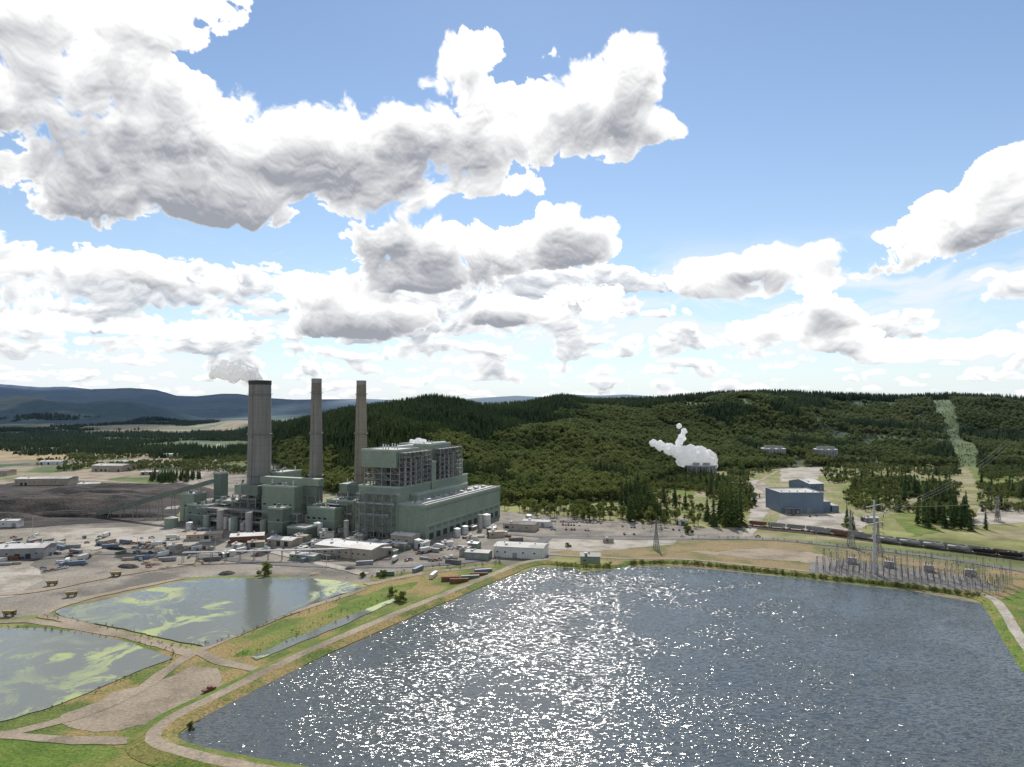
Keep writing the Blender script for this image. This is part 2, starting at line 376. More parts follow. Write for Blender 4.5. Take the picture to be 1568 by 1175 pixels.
me.materials.append(m); terr=bpy.data.objects.new('terrain',me); scene.collection.objects.link(terr)
# ---------------------------------------------------------------- sheets & ribbons
def smooth_path(p,step=5,closed=False):
    p=[np.array(q[:2]) for q in p]; out=[]; n=len(p)
    rg=range(n) if closed else range(n-1)
    for i in rg:
        if closed: a,b,c_,d_=p[(i-1)%n],p[i],p[(i+1)%n],p[(i+2)%n]
        else: a,b,c_,d_=p[max(i-1,0)],p[i],p[i+1],p[min(i+2,n-1)]
        k=max(2,int(np.linalg.norm(c_-b)/step))
        for t in np.linspace(0,1,k,endpoint=False):
            out.append(.5*((2*b)+(-a+c_)*t+(2*a-5*b+4*c_-d_)*t*t+(-a+3*b-3*c_+d_)*t**3))
    if not closed: out.append(p[-1])
    return np.array(out)
def subdiv(p,step):
    out=[];n=len(p)
    for i in range(n):
        a=np.array(p[i][:2]);b=np.array(p[(i+1)%n][:2]);k=max(1,int(np.linalg.norm(b-a)/step))
        for t in range(k): out.append(a+(b-a)*t/k)
    return np.array(out)
ZC=[0]
def sheet(name,pix,z,mat,jit=1.5,curve=False,step=3):
    ZC[0]+=1; z+=.006*(ZC[0]%9)
    p=[G(*q) for q in pix]
    P=smooth_path(p,step,True) if curve else subdiv(p,step)
    if jit:
        P=P+np.stack([fbm(P[:,0]/9,P[:,1]/9,3)-.5,fbm(P[:,0]/9+50,P[:,1]/9+50,3)-.5],-1)*jit*3
    mb=MB(); mb.add([(a,b,0) for a,b in P],[tuple(range(len(P)))],mat)
    o=mb.obj(name,(0,0,z)); 
    if o.data.polygons[0].normal.z<0: o.data.flip_normals()
    return P
def ribbon(name,pix,w,z,mat,jit=.8,prof=None,mats=None,step=4):
    ZC[0]+=1; z+=.006*(ZC[0]%17)
    P=smooth_path([G(*q) for q in pix],step)
    T=np.gradient(P,axis=0); T/=np.linalg.norm(T,axis=1)[:,None]+1e-9; Nn=np.stack([-T[:,1],T[:,0]],-1)
    if prof is None: prof=[(-w/2,0),(w/2,0)]; mats=[mat]
    mb=MB(); vs=[];k=len(prof)
    for i in range(len(P)):
        for q,(o_,zz) in enumerate(prof):
            jj=(float(fbm(P[i,0]/7+q*9,P[i,1]/7,2))-.5)*2*jit
            X_=P[i]+Nn[i]*(o_+jj); vs.append((X_[0],X_[1],zz))
    mb.v=vs
    for i in range(len(P)-1):
        for q in range(k-1):
            mb.f.append([i*k+q,i*k+q+1,(i+1)*k+q+1,(i+1)*k+q][::-1]); mb.m.append(mb.mi(mats[q])); mb.sm.append(False)
    mb.obj(name,(0,0,z)); return P
sheet('gravel_yard',[(-150,800),(60,790),(260,795),(420,790),(760,782),(840,790),(960,798),(1060,806),(1150,812),(1160,826),(1040,832),(860,850),(800,872),(640,875),(560,893),(420,880),(280,884),(140,915),(60,942),(-200,965)],.02,M['yard'],2)
sheet('gravel_yard',[(255,745),(300,720),(345,715),(400,740),(420,790),(290,795),(290,768)],.05,M['yard'],4)
sheet('coal_yard',[(-200,742),(120,737),(255,745),(290,768),(262,797),(120,803),(0,812),(-220,820)],.08,M['coal'],3)
for q in ([(20,738),(60,728),(180,712),(250,708),(230,722),(150,738)],[(180,706),(260,690),(330,688),(300,700),(240,712)],[(-100,740),(0,732),(20,740),(-60,748)]):
    sheet('pale_ground',q,.12,M['dirt'],6)
sheet('meadow',[(840,846),(1040,828),(1180,826),(1330,846),(1600,880),(1800,900),(1800,1000),(1600,975),(1500,915),(1240,884),(960,862)],.02,M['grassd'],2)
sheet('dike_meadow',[(330,990),(420,955),(520,915),(600,880),(700,866),(770,862),(790,874),(640,935),(470,1010),(380,1040),(300,1090),(240,1120),(220,1150),(420,1200),(-100,1260),(-260,1100),(-100,1000),(60,950),(300,1000)],.1,M['grass'],2)
sheet('lawn',[(-60,1128),(60,1125),(170,1140),(235,1150),(330,1180),(380,1230),(-200,1260)],.16,M['grassg'],2)
sheet('canal_grass',[(352,1008),(400,975),(500,935),(600,895),(640,893),(610,915),(560,938),(480,975),(420,1005)],.17,M['grassg'],2)
sheet('canal_grass',[(1518,925),(1568,905),(1700,960),(1700,1180),(1590,1040),(1545,960)],.1,M['grassg'],2)
sheet('valley_pasture',[(1000,718),(1120,700),(1300,700),(1440,700),(1600,720),(1600,800),(1420,800),(1290,790),(1190,800),(1080,802),(1010,790)],.05,M['scrub'],4)
for q in ([(1195,702),(1250,700),(1262,722),(1240,742),(1195,738)],[(1100,745),(1160,735),(1185,750),(1170,795),(1145,800),(1150,770)],[(1262,700),(1300,698),(1300,708),(1270,712)],
          [(1195,788),(1300,786),(1330,800),(1320,815),(1180,812)],[(1500,775),(1600,770),(1600,800),(1490,805)]):
    sheet('gravel_pad',q,.14,M['pale'],3)
for q in ([(1365,788),(1400,785),(1440,812),(1400,822)],[(1290,745),(1340,735),(1380,760),(1300,768)],[(1020,735),(1080,740),(1060,765),(1010,755)],[(1100,770),(1140,765),(1145,790),(1110,795)],[(1480,700),(1540,705),(1568,745),(1500,750)]):
    sheet('grass_patch',q,.21,M['grassg'],5)
sheet('pale_ground',[(1060,846),(1180,840),(1260,850),(1330,868),(1240,862),(1150,856)],.13,M['dirt'],5)
sheet('parking_lot',[(832,795),(925,797),(1050,806),(1040,822),(840,822)],.12,M['yard'],.5)
sheet('pale_ground',[(-100,850),(40,855),(70,885),(20,915),(-120,925)],.1,M['pale'],2)
sheet('pale_ground',[(840,824),(1040,826),(1030,834),(900,846),(840,840)],.1,M['pale'],1.5)
sheet('pale_ground',[(90,1100),(160,1068),(250,1040),(300,1020),(345,1040),(300,1085),(230,1112),(150,1125)],.23,M['dirt'],3,True)
sheet('pale_ground',[(60,812),(250,806),(330,818),(300,835),(120,842),(50,835)],.1,M['pale'],1.5)
sheet('grass_patch',[(560,884),(650,876),(760,864),(775,868),(690,884),(600,898)],.17,M['grass'],3)
sheet('substation_pad',[(1240,862),(1300,858),(1500,885),(1530,905),(1440,903),(1240,880)],.18,M['asph'],.4)
for nm_,px,w,mt in (
  ('access_road',[(780,818),(850,823),(1000,826),(1160,826),(1300,838),(1450,856),(1620,884)],9,'asph'),
  ('plant_road',[(-60,870),(100,852),(250,846),(400,862),(560,868),(700,862),(800,842),(840,823)],10,'asph'),
  ('plant_road',[(255,806),(420,846),(560,880)],8,'pale'),
  ('plant_road',[(60,840),(250,812),(420,805)],8,'pale'),
  ('plant_road',[(262,780),(300,735),(330,700),(335,680)],12,'pale'),
  ('plant_road',[(-50,742),(120,735),(240,742),(300,735)],9,'pale'),
  ('valley_road',[(1140,826),(1155,806),(1180,775),(1240,745),(1250,720),(1245,700)],9,'pale'),
  ('valley_road',[(1150,740),(1110,728),(1060,722),(1010,715)],6,'dirt'),
  ('valley_road',[(1185,760),(1160,742),(1190,722)],6,'dirt'),
  ('dirt_track',[(840,850),(960,856),(1060,858),(1240,876)],4,'dirt'),
  ('dirt_track',[(-60,958),(40,952),(140,966),(220,980),(295,1003)],6,'dirt'),
  ('dirt_track',[(295,1003),(170,968),(90,948),(70,940),(140,915),(280,886)],6,'dirt'),
  ('dirt_track',[(430,1034),(380,1024),(330,1012),(300,1000),(270,1018),(200,1065),(110,1100),(-40,1135)],5.5,'dirt'),
  ('dirt_track',[(-40,1125),(120,1135),(200,1135),(250,1125)],5,'dirt'),
  ('dirt_track',[(300,1000),(350,978),(440,942),(560,902)],5,'dirt'),
  ('plant_road',[(560,896),(640,880),(740,868)],6,'dirt'),
  ('plant_road',[(-60,915),(60,905),(160,885),(300,862)],8,'dirt'),
  ):
    ribbon(nm_,px,w,.27,M[mt],1.2)
# ---------------------------------------------------------------- water
def water(name,base,algae=False,slope=.8,rough=.12,fs=.42):
    m,nt,b=newmat(name)
    tc=nt.nodes.new('ShaderNodeTexCoord').outputs['Object']
    mp=nt.nodes.new('ShaderNodeMapping'); mp.inputs['Scale'].default_value=(1,2.3,1); mp.inputs['Rotation'].default_value=(0,0,.55); nt.links.new(tc,mp.inputs[0])
    n1=noise(nt,mp.outputs[0],fs,4,.75,.2,'Color')
    gust=mrange(nt,noise(nt,tc,.02,6,.7,.8),.36,.64,slope*.55,slope*1.3)
    s=scl(nt,vmath(nt,'SUBTRACT',n1,(.5,.5,.5)),gust)
    s=vmath(nt,'MULTIPLY',s,(1,1,0)); nn=vmath(nt,'NORMALIZE',vmath(nt,'ADD',s,(0,0,1)))
    nt.links.new(nn,b.inputs['Normal'])
    b.inputs['Base Color'].default_value=(*base,1); b.inputs['Roughness'].default_value=rough; b.inputs['IOR'].default_value=1.36
    if algae:
        al=mrange(nt,noise(nt,tc,.03,9,.72,1.5),.48,.57)
        al2=mrange(nt,noise(nt,tc,.012,3,.5),.42,.54)
        f=mth(nt,'MULTIPLY',mth(nt,'MULTIPLY',al,al2),.9)
        nt.links.new(mixc(nt,f,base,(.3,.35,.13)),b.inputs['Base Color'])
        nt.links.new(mth(nt,'ADD',mth(nt,'MULTIPLY',f,.6),rough,clamp=True),b.inputs['Roughness'])
    return m
MW=water('rippled_water',(.062,.074,.078),slope=2.0,rough=.13)
MA=water('algae_water',(.13,.148,.135),True,slope=.22,rough=.1)
sheet('pond_water',[(272,1128),(330,1087),(480,1014),(640,943),(770,888),(822,870),(878,871),(890,877),(932,874),(960,868),(1060,870),(1240,889),(1400,907),(1500,925),(1530,958),(1575,1030),(1640,1110),(1800,1500),(600,1500),(420,1185),(340,1168),(290,1152)],.4,MW,.6)
sheet('pond_water',[(85,940),(160,920),(290,890),(400,886),(480,887),(555,899),(500,918),(420,950),(340,983),(300,989),(200,966)],.4,MA,1.2,True)
sheet('pond_water',[(-250,985),(-50,964),(50,962),(130,970),(200,986),(262,1009),(180,1042),(90,1080),(20,1103),(-200,1150)],.4,MA,1.2)
sheet('canal_water',[(384,1008),(440,982),(520,950),(600,918),(606,921),(530,957),(450,989),(392,1013)],.4,MA,.8)
MBG=M['grassg']
ribbon('pond_bank',[(480,1200),(400,1186),(300,1165),(235,1140),(262,1108),(345,1066),(470,1004),(630,935),(740,890),(800,866),(840,860)],0,.3,None,.6,[(-8,0),(-2.5,1.6),(2.5,1.6),(8.5,0)],[M['grass'],M['dirt'],MBG])
ribbon('pond_bank',[(1490,912),(1525,925),(1558,975),(1610,1050),(1700,1150)],0,.3,None,.5,[(-8,0),(-2.6,1.6),(2.6,1.6),(8.5,0)],[MBG,M['pale'],MBG])
ribbon('pond_bank',[(840,862),(880,866),(940,868),(965,862),(1060,863),(1240,882),(1400,899),(1490,913)],0,.3,None,.5,[(-5,0),(-1.5,1.3),(1.5,1.3),(6,0)],[M['grassg'],M['grass'],M['grassd']])
# ---------------------------------------------------------------- trees
def conifer(seed,name):
    r=random.Random(seed); mb=MB(); mb.cyl(0,0,-.02,.9,.014,.003,M['bark'],6,False)
    tiers=14
    for t in range(tiers):
        f=t/(tiers-1); z=.1+.86*f; R=(.18*(1-f)**.8+.012)*r.uniform(.75,1.2); n=8 if f<.7 else 6
        a0=r.uniform(0,6.28)
        for i in range(n):
            if r.random()<.1: continue
            a=a0+6.283*i/n+r.uniform(-.25,.25); L=R*r.uniform(.6,1.25); w=.5*L+.015
            dz=-.35*L-r.uniform(0,.02); zz=z+r.uniform(-.02,.02)
            ca,sa=math.cos(a),math.sin(a)
            tip=(ca*L,sa*L,zz+dz); mid=.55*L
            l=(ca*mid-sa*w*.55,sa*mid+ca*w*.55,zz+dz*.5-.01); rg=(ca*mid+sa*w*.55,sa*mid-ca*w*.55,zz+dz*.5-.01)
            mb.add([(0,0,zz+.045),l,tip,rg,(ca*mid,sa*mid,zz+dz*.3+.015)],[(0,1,4),(1,2,4),(4,2,3),(0,4,3)],M['needle'])
    mb.add([(-.008,0,.93),(.008,0,.93),(0,0,1.02),(0,.01,.93)],[(0,1,2),(1,3,2),(3,0,2)],M['needle'])
    return mb.obj(name,link=False)
def decid(seed,name,n=330,shrub=False):
    r=random.Random(seed); mb=MB(); cl=[]
    if not shrub: mb.cyl(0,0,-.02,.35,.022,.014,M['bark'],6,False)
    for k in range(9):
        a=r.uniform(0,6.28); q=r.uniform(.05,.24); z=r.uniform(.42,.86) if not shrub else r.uniform(.15,.75)
        q*=1-.6*max(0,z-.6)/.3
        c_=(q*math.cos(a)*(1.8 if shrub else 1),q*math.sin(a)*(1.8 if shrub else 1),z); cl.append((c_,r.uniform(.1,.17)*(1.4 if shrub else 1)))
        if not shrub: mb.beam((0,0,.25+.1*r.random()),c_,.012,M['bark'])
        else: mb.beam((0,0,0),c_,.02,M['bark'])
    for i in range(n):
        c_,R=cl[i%len(cl)]
        th=r.uniform(0,6.28);ph=math.acos(r.uniform(-.8,1)); q=R*r.uniform(.55,1.08)
        p=Vector((c_[0]+q*math.sin(ph)*math.cos(th),c_[1]+q*math.sin(ph)*math.sin(th),c_[2]+q*math.cos(ph)*.9))
        nn=(p-Vector(c_)).normalized()+Vector((r.uniform(-.6,.6),r.uniform(-.6,.6),r.uniform(-.4,.6))); nn.normalize()
        a=nn.orthogonal().normalized(); b=nn.cross(a); s=r.uniform(.025,.05)
        mb.add([tuple(p+a*s),tuple(p+b*s*.9),tuple(p-a*s*1.1),tuple(p-b*s)],[(0,1,2,3)],M['leaf'])
    return mb.obj(name,link=False)
CC=bpy.data.collections.new('conifer_variants'); DC=bpy.data.collections.new('broadleaf_variants'); SC=bpy.data.collections.new('shrub_variants')
cons=[conifer(i,'conifer_form') for i in range(6)]
decs=[decid(i,'broadleaf_form') for i in range(5)]
shr=[decid(i+20,'shrub_form',200,True) for i in range(4)]
bush=[decid(i+40,'bush_form',1100,True) for i in range(3)]
for o in cons: CC.objects.link(o)
for o in decs: DC.objects.link(o)
for o in shr: SC.objects.link(o)
def scatter(name,pts,sc_,coll,nv):
    pts=np.asarray(pts,float); n=len(pts)
    me=bpy.data.meshes.new(name); me.vertices.add(n); me.vertices.foreach_set('co',pts.ravel().astype(np.float32))
    for an,tp,val in (('scl','FLOAT',np.asarray(sc_,np.float32)),('rotz','FLOAT',rng.uniform(0,6.28,n).astype(np.float32)),('vidx','INT',rng.integers(0,nv,n).astype(np.int32)),('wid','FLOAT',rng.uniform(.85,1.45,n).astype(np.float32))):
        a=me.attributes.new(an,tp,'POINT'); a.data.foreach_set('value',val)
    o=bpy.data.objects.new(name,me); scene.collection.objects.link(o)
    ng=bpy.data.node_groups.new(name+'_scatter','GeometryNodeTree')
    ng.interface.new_socket(name='Geometry',in_out='INPUT',socket_type='NodeSocketGeometry'); ng.interface.new_socket(name='Geometry',in_out='OUTPUT',socket_type='NodeSocketGeometry')
    gi=ng.nodes.new('NodeGroupInput'); go=ng.nodes.new('NodeGroupOutput'); ip=ng.nodes.new('GeometryNodeInstanceOnPoints')
    ci=ng.nodes.new('GeometryNodeCollectionInfo'); ci.inputs['Collection'].default_value=coll; ci.inputs['Separate Children'].default_value=True; ci.inputs['Reset Children'].default_value=True
    def na(nm_,tp):
        q=ng.nodes.new('GeometryNodeInputNamedAttribute'); q.data_type=tp; q.inputs['Name'].default_value=nm_; return q.outputs['Attribute']
    L=ng.links.new
    cr=ng.nodes.new('ShaderNodeCombineXYZ'); L(na('rotz','FLOAT'),cr.inputs[2])
    cs=ng.nodes.new('ShaderNodeCombineXYZ'); s=na('scl','FLOAT'); w=ng.nodes.new('ShaderNodeMath'); w.operation='MULTIPLY'; L(s,w.inputs[0]); L(na('wid','FLOAT'),w.inputs[1])
    L(w.outputs[0],cs.inputs[0]);L(w.outputs[0],cs.inputs[1]);L(s,cs.inputs[2])
    L(gi.outputs[0],ip.inputs['Points']); L(ci.outputs[0],ip.inputs['Instance']); ip.inputs['Pick Instance'].default_value=True
    L(na('vidx','INT'),ip.inputs['Instance Index']); L(cr.outputs[0],ip.inputs['Rotation']); L(cs.outputs[0],ip.inputs['Scale'])
    L(ip.outputs[0],go.inputs[0])
    md=o.modifiers.new('scatter','NODES'); md.node_group=ng
    return o
def cand(n,u0,u1,da,db):
    a0=math.atan((u0-784)/F);a1=math.atan((u1-784)/F)
    a=rng.uniform(a0,a1,n); y=np.sqrt(rng.uniform(da**2,db**2,n)); x=y*np.tan(a)
    return x,y,784+F*x/y
x,y,u=cand(115000,395,1750,760,2350)
d0=np.interp(u,UU,D0);d1=np.interp(u,UU,D1);t=(y-d0)/(d1-d0)
n1=fbm(x/140,y/140,4);n2=fbm(x/320+9,y/320+4,4);n3=fbm(x/60,y/60,3)
clearb=np.abs(u+(n3-.5)*30-clearc(y))<15
ok=(t>0)&(t<1.12)&~(clearb&(t<.97)&(rng.random(len(x))<.7))
dec=((t<.26+(n1-.5)*.7))|((n2>.54)&(t<.85))|((u>1100)&(n1>.5)&(t<.9))
gap=((n1>.62)&(u>1000)&(t<.5)&(rng.random(len(x))<.85))|((n3>.68)&(u>1000))
ok&=~gap
pc=ok&~dec&~(clearb&(t<.97)); pd=ok&(dec|(clearb&(t<.97)))
z=hgt(x,y)
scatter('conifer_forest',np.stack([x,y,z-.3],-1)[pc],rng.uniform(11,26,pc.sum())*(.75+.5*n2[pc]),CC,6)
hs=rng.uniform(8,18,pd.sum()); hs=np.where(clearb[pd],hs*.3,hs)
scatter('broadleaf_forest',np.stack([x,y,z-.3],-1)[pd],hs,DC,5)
x,y,u=cand(28000,965,1750,760,1400)
n1=fbm(x/70,y/70,4);n3=fbm(x/25,y/25,3);d0=np.interp(u,UU,D0); v=VH+H*F/y
us=u+(n3-.5)*40; vs_=v+(n1-.5)*14
ok=(y<d0)&((n1>.56)|((n3>.55)&(rng.random(len(x))<.5)))
def inbox(a,b,c_,e): return (us>a)&(us<b)&(vs_>c_)&(vs_<e)
for bx in ((1190,1262,696,748),(1185,1300,742,815),(1150,1190,725,826),(1030,1110,706,732),(1060,1200,800,830),(1460,1500,690,800),(1295,1325,690,712)): ok&=~inbox(*bx)
ok&=v<798+8*n1
z=hgt(x,y)
big_=ok&(rng.random(len(x))<.03)
scatter('valley_thicket',np.stack([x,y,z],-1)[ok&~big_],rng.uniform(3,8.5,(ok&~big_).sum()),DC,5)
scatter('valley_conifers',np.stack([x,y,z],-1)[big_],rng.uniform(9,20,big_.sum()),CC,6)
x,y,u=cand(60000,-250,430,1050,4300)
v=VH+H*F/y
n1=fbm(x/300+3,y/260+8,4); n3=fbm(x/80,y/80,3)
bn_=(fbm(x/220,y/220,3)-.5)*30
ok=(n1>.57)|((u<225+40*(n3-.5))&(v+bn_>671)&(v+bn_<686)&(n3>.42))|((v+bn_*.4>642)&(v+bn_*.4<648)&(n3>.47)&(u<350))
ok&=~((u<230)&(v>698+bn_*.4)); ok&=~((v>704)&(u<380)&(n1<.62))
z=hgt(x,y)
scatter('plain_woodland',np.stack([x,y,z],-1)[ok],rng.uniform(8,18,ok.sum()),CC,6)
x,y,u=cand(11000,60,470,800,1600); v=VH+H*F/y
n1=fbm(x/60,y/60,4); ok=(n1>.54)&((u>330)|(v<722)); z=hgt(x,y)
scatter('plain_thicket',np.stack([x,y,z],-1)[ok],rng.uniform(3,10,ok.sum()),DC,5)
def group(name,lst,coll,nv,hr,spread,cnt):
    P=[];S=[]
    for (uu,vv) in lst:
        g=G(uu,vv)
        for k in range(cnt):
            a,b=g[0]+random.gauss(0,spread),g[1]+random.gauss(0,spread); P.append((a,b,float(hgt(a,b)))); S.append(random.uniform(*hr))
    scatter(name,P,S,coll,nv)
group('conifer_grove',[(965,775),(980,785),(990,792),(1000,796),(975,765),(960,752),(985,775),(950,742),(940,735),(1440,800),(1455,806),(1475,800),(1425,775),(1440,770),(1550,760),(1410,760)],CC,6,(14,30),12,9)
group('broadleaf_grove',[(880,792),(910,795),(940,797),(850,788),(820,785),(800,780),(860,780),(900,785),(930,788),(1050,800),(1010,800),(1430,790),(1465,795),(1340,745),(1380,740)],DC,5,(7,14),13,13)
for k,(uu,vv,hh) in enumerate([(1093,806,30),(1103,800,38),(1112,806,40),(1121,803,41),(1128,807,36),(1135,803,30),(1083,798,26),(1107,796,36),(1118,797,38),(1023,742,18),(1088,760,26),(1297,800,18),(1306,812,16)]):
    g=G(uu,vv); inst(cons[k%6],'conifer_tree',g,k*1.3,hh)
for k,(uu,vv,hh) in enumerate([(405,882,11),(612,922,8),(600,912,6),(1295,808,11),(555,884,5),(1050,812,8),(1055,818,9),(870,838,5),(586,884,6),(293,1118,3.5)]):
    g=G(uu,vv); inst(bush[k%3],'bushy_tree',g,k*1.7,hh)
def along(name,pix,hr,width,per):
    P=smooth_path([G(*q) for q in pix],3); pts=[];S=[]
    for p in P:
        for k in range(per if per>=1 else (1 if random.random()<per else 0)):
            pts.append((p[0]+random.gauss(0,width),p[1]+random.gauss(0,width),.4)); S.append(random.uniform(*hr))
    scatter(name,pts,S,SC,4)
along('pond_hedge',[(965,865),(1060,866),(1240,885),(1400,902),(1500,916)],(1.8,4),1.3,3)
along('pond_hedge',[(860,868),(890,872),(932,870)],(2,5),1.3,2)
along('bank_shrubs',[(300,1162),(265,1135),(270,1115),(345,1075),(470,1012),(630,942),(770,884)],(.5,1.2),.8,.7)
along('bank_shrubs',[(70,944),(150,958),(240,982),(300,992),(400,962),(520,918)],(.6,1.5),1.6,1)
along('bank_shrubs',[(0,960),(140,974),(265,1004),(180,1046),(60,1092)],(.6,1.6),1.5,.8)
along('bank_shrubs',[(370,1006),(480,960),(600,912)],(.5,1.5),4,2)
along('bank_shrubs',[(1500,915),(1530,950),(1572,1020)],(.6,1.6),1.2,1)
along('roadside_shrubs',[(1040,824),(1200,828),(1400,852),(1568,884)],(.6,2),2.5,.6)
along('roadside_shrubs',[(560,884),(680,872),(780,864)],(.8,3),4,.6)
# ---------------------------------------------------------------- power station
C=G(652,830); TH=math.atan2(.92,.392); e1=np.array([math.cos(TH),math.sin(TH)]); e2=np.array([-e1[1],e1[0]])
def loc(px,py):
    d_=np.array([px-C[0],py-C[1]]); return float(d_@e1),float(d_@e2)
def frame(mb,x0,x1,y0,y1,z0,z1,nx,ny,nz,w=.8,brace=True,m=None,deck=True):
    m=m or M['steel']
    xs=np.linspace(x0,x1,nx);ys=np.linspace(y0,y1,ny);zs=np.linspace(z0,z1,nz)
    for a in xs:
        for b_ in ys: mb.beam((a,b_,z0),(a,b_,z1),w,m)
    for z_ in zs[1:]:
        for a in xs: mb.beam((a,y0,z_),(a,y1,z_),w*.7,m)
        for b_ in ys: mb.beam((x0,b_,z_),(x1,b_,z_),w*.7,m)
        if deck: mb.box(x0,x1,y0,y1,z_-.25,z_-.05,M['steel'])
        for b_ in (y0,y1): mb.beam((x0,b_,z_+1.1),(x1,b_,z_+1.1),.15,m)
        for a in (x0,x1): mb.beam((a,y0,z_+1.1),(a,y1,z_+1.1),.15,m)
    if brace:
        for k in range(nz-1):
            for i in range(nx-1):
                if (i+k)%2==0: mb.beam((xs[i],y0,zs[k]),(xs[i+1],y0,zs[k+1]),w*.5,m)
            for i in range(ny-1):
                if (i+k)%2==0: mb.beam((x0,ys[i],zs[k]),(x0,ys[i+1],zs[k+1]),w*.5,m)
def roofed(mb,x0,x1,y0,y1,z1,mw='green',mr='roof',z0=-.5):
    mb.box(x0,x1,y0,y1,z0,z1,M[mw])
    mb.box(x0+.6,x1-.6,y0+.6,y1-.6,z1,z1+.15,M[mr])
    mp=M['greenl'] if 'green' in mw else M[mw]
    for a in ((x0-.2,x1+.2,y0-.2,y0+.55),(x0-.2,x1+.2,y1-.55,y1+.2),(x0-.2,x0+.55,y0+.56,y1-.56),(x1-.55,x1+.2,y0+.56,y1-.56)):
        mb.box(*a,z1-.7,z1+.9,mp)
mb=MB()
roofed(mb,0,153,0,27,30)
roofed(mb,3,132,27.3,70,43.5)
roofed(mb,0,3,27.3,62,38,'green')
roofed(mb,20,118,20,27.2,36)
for k in range(12):
    xx=6+k*12.2; mb.box(xx,xx+7,-.15,0,1,6,M['dark']); 
    mb.box(xx,xx+8,-.12,0,9,11.5,M['greend'])
mb.box(0,153,-.35,-.01,12.6,13.3,M['greenl']); mb.box(0,153,-.35,-.01,26.4,27.2,M['greend'])
for k in range(7):
    yy=4+k*9; mb.box(-.15,0,yy,yy+5,.8,6.2 if k%2 else 4,M['dark'])
for k in range(9): mb.box(8+k*16,11+k*16,10,14,30.1,32.5,M['galv'])
for k in range(14): mb.cyl(10+k*10,19,30.1,31.8,1.1,.8,M['galv'],10)
mb.box(4,148,5,8,30.1,31.1,M['grey'])
for x0 in (8,70):
    x1=x0+44
    frame(mb,x0,x1,31,67,43.6,60,6,5,4,.9)
    mb.box(x0+9,x1-9,38,60,43.6,60,M['grey'])
    mb.box(x0+3,x0+15,46,58,43.6,60,M['greend'])
    roofed(mb,x0-2,x1-8,33,69,75 if x0<50 else 77,z0=60)
    frame(mb,x1-8,x1+4,31,66,60,72,3,5,4,.7)
    frame(mb,x0,x1,24.5,31,43.6,73,7,2,8,.6)
    for k in range(4): mb.cyl(x0+6+k*9,29,43.6,66+3*(k%2),1.2,1.2,M['galv'],10)
    mb.tube((x0+4,36,78),(x0+30,36,78),1.0,M['galv'])
    for k in range(6): mb.cyl(x0+4+k*5,45+(k%3)*6,75,79.5,.6,.6,M['galv'],8)
roofed(mb,54,66,36,62,70); roofed(mb,56,64,26,36,62,'green')
roofed(mb,118,131,32,64,58)
frame(mb,-6,0,30,66,0,38,2,5,7,.6)
mb.tube((-3,34,20),(-3,64,20),1.6,M['grey']); mb.tube((-3,30,30),(-3,68,30),1.2,M['galv'])
mb.obj('power_station_boiler_house',C,TH)
def blk(name,uu,vv,w,l,h,mw='green',mr='roof',extra=0,z0=-.5):
    g=G(uu,vv); mb=MB(); roofed(mb,0,l,0,w,h,mw,mr)
    r=random.Random(uu*7+vv)
    for k in range(int(w//6)):
        yy=3+k*6
        if r.random()<.6: mb.box(-.15,0,yy,yy+r.uniform(2,4),.6,r.uniform(3,min(6,h*.5)),M['dark'])
        if h>14 and r.random()<.7: mb.box(-.12,0,yy,yy+3,h*.55,h*.55+1.6,M['glass'])
    for k in range(int(l//7)):
        if r.random()<.6: mb.box(3+k*7,6+k*7,-.15,0,.6,min(4.5,h*.6),M['dark'])
    if h>14:
        mb.box(-.3,l,-.3,-.01,h*.5,h*.5+.5,M['greenl']); mb.box(-.3,-.01,0,w,h*.5,h*.5+.5,M['greenl'])
        for k in range(int(w*l/90)): 
            a,b_=r.uniform(2,l-4),r.uniform(2,w-4); mb.box(a,a+r.uniform(1.5,4),b_,b_+r.uniform(1.5,3),h+.1,h+r.uniform(1.2,3.5),M['grey'] if r.random()<.5 else M['greend'])
        for k in range(int(w*l/200)):
            mb.cyl(r.uniform(2,l-2),r.uniform(2,w-2),h+.1,h+r.uniform(3,6),.5,.5,M['galv'],8)
    if extra:
        frame(mb,-7,-.6,2,w-2,0,h*.9,2,max(2,int(w//8)),max(3,int(h//5)),.5)
        mb.tube((-3.5,0,h*.6),(-3.5,w,h*.6),1.5,M['grey'])
    mb.obj(name,g,TH); return g
blk('precipitator_building',450,812,38,34,39,extra=0)
blk('precipitator_building',432,822,16,12,24,'greend')
blk('scrubber_building',541,814,30,28,27,extra=1)
blk('scrubber_building',512,818,30,26,22)
blk('transfer_house',392,806,22,20,25,'greend',extra=1)
blk('transfer_house',355,802,22,26,21,'green',extra=1)
blk('crusher_house',318,806,26,22,19,'greend')
blk('crusher_house',296,800,18,16,27,'green')
blk('pump_building',575,823,18,20,12,'green')
blk('fan_building',545,800,20,30,36,'green')
blk('coal_silo_building',337,796,9,10,46,'greend')
blk('coal_silo_building',430,800,22,30,48,'green')
blk('workshop_building',468,826,20,16,9,'greend')
mb=MB()
ch=[G(396,799),G(483,801),G(552,797)]
cl=[loc(*c_[:2]) for c_ in ch]
for k,(cx,cy) in enumerate(cl):
    mb.box(cx-28,cx-4,cy-4,cy+4,30,39,M['green'])
    mb.box(cx-28,cx-20,cy-24,cy-4.1,30.2,38.8,M['greend'])
    frame(mb,cx-28,cx-20,cy-22,cy+6,0,30,2,4,5,.7)
a=cl[0];b_=cl[2]
mb.box(-12+a[0],-4+a[0],b_[1]+6,a[1]-12,39.3,46,M['green'])
for k in range(9):
    t=k/8; yy=b_[1]+8+(a[1]-b_[1]-22)*t
    mb.beam((a[0]-8,yy,0),(a[0]-8,yy,39.2),.9,M['steel']); 
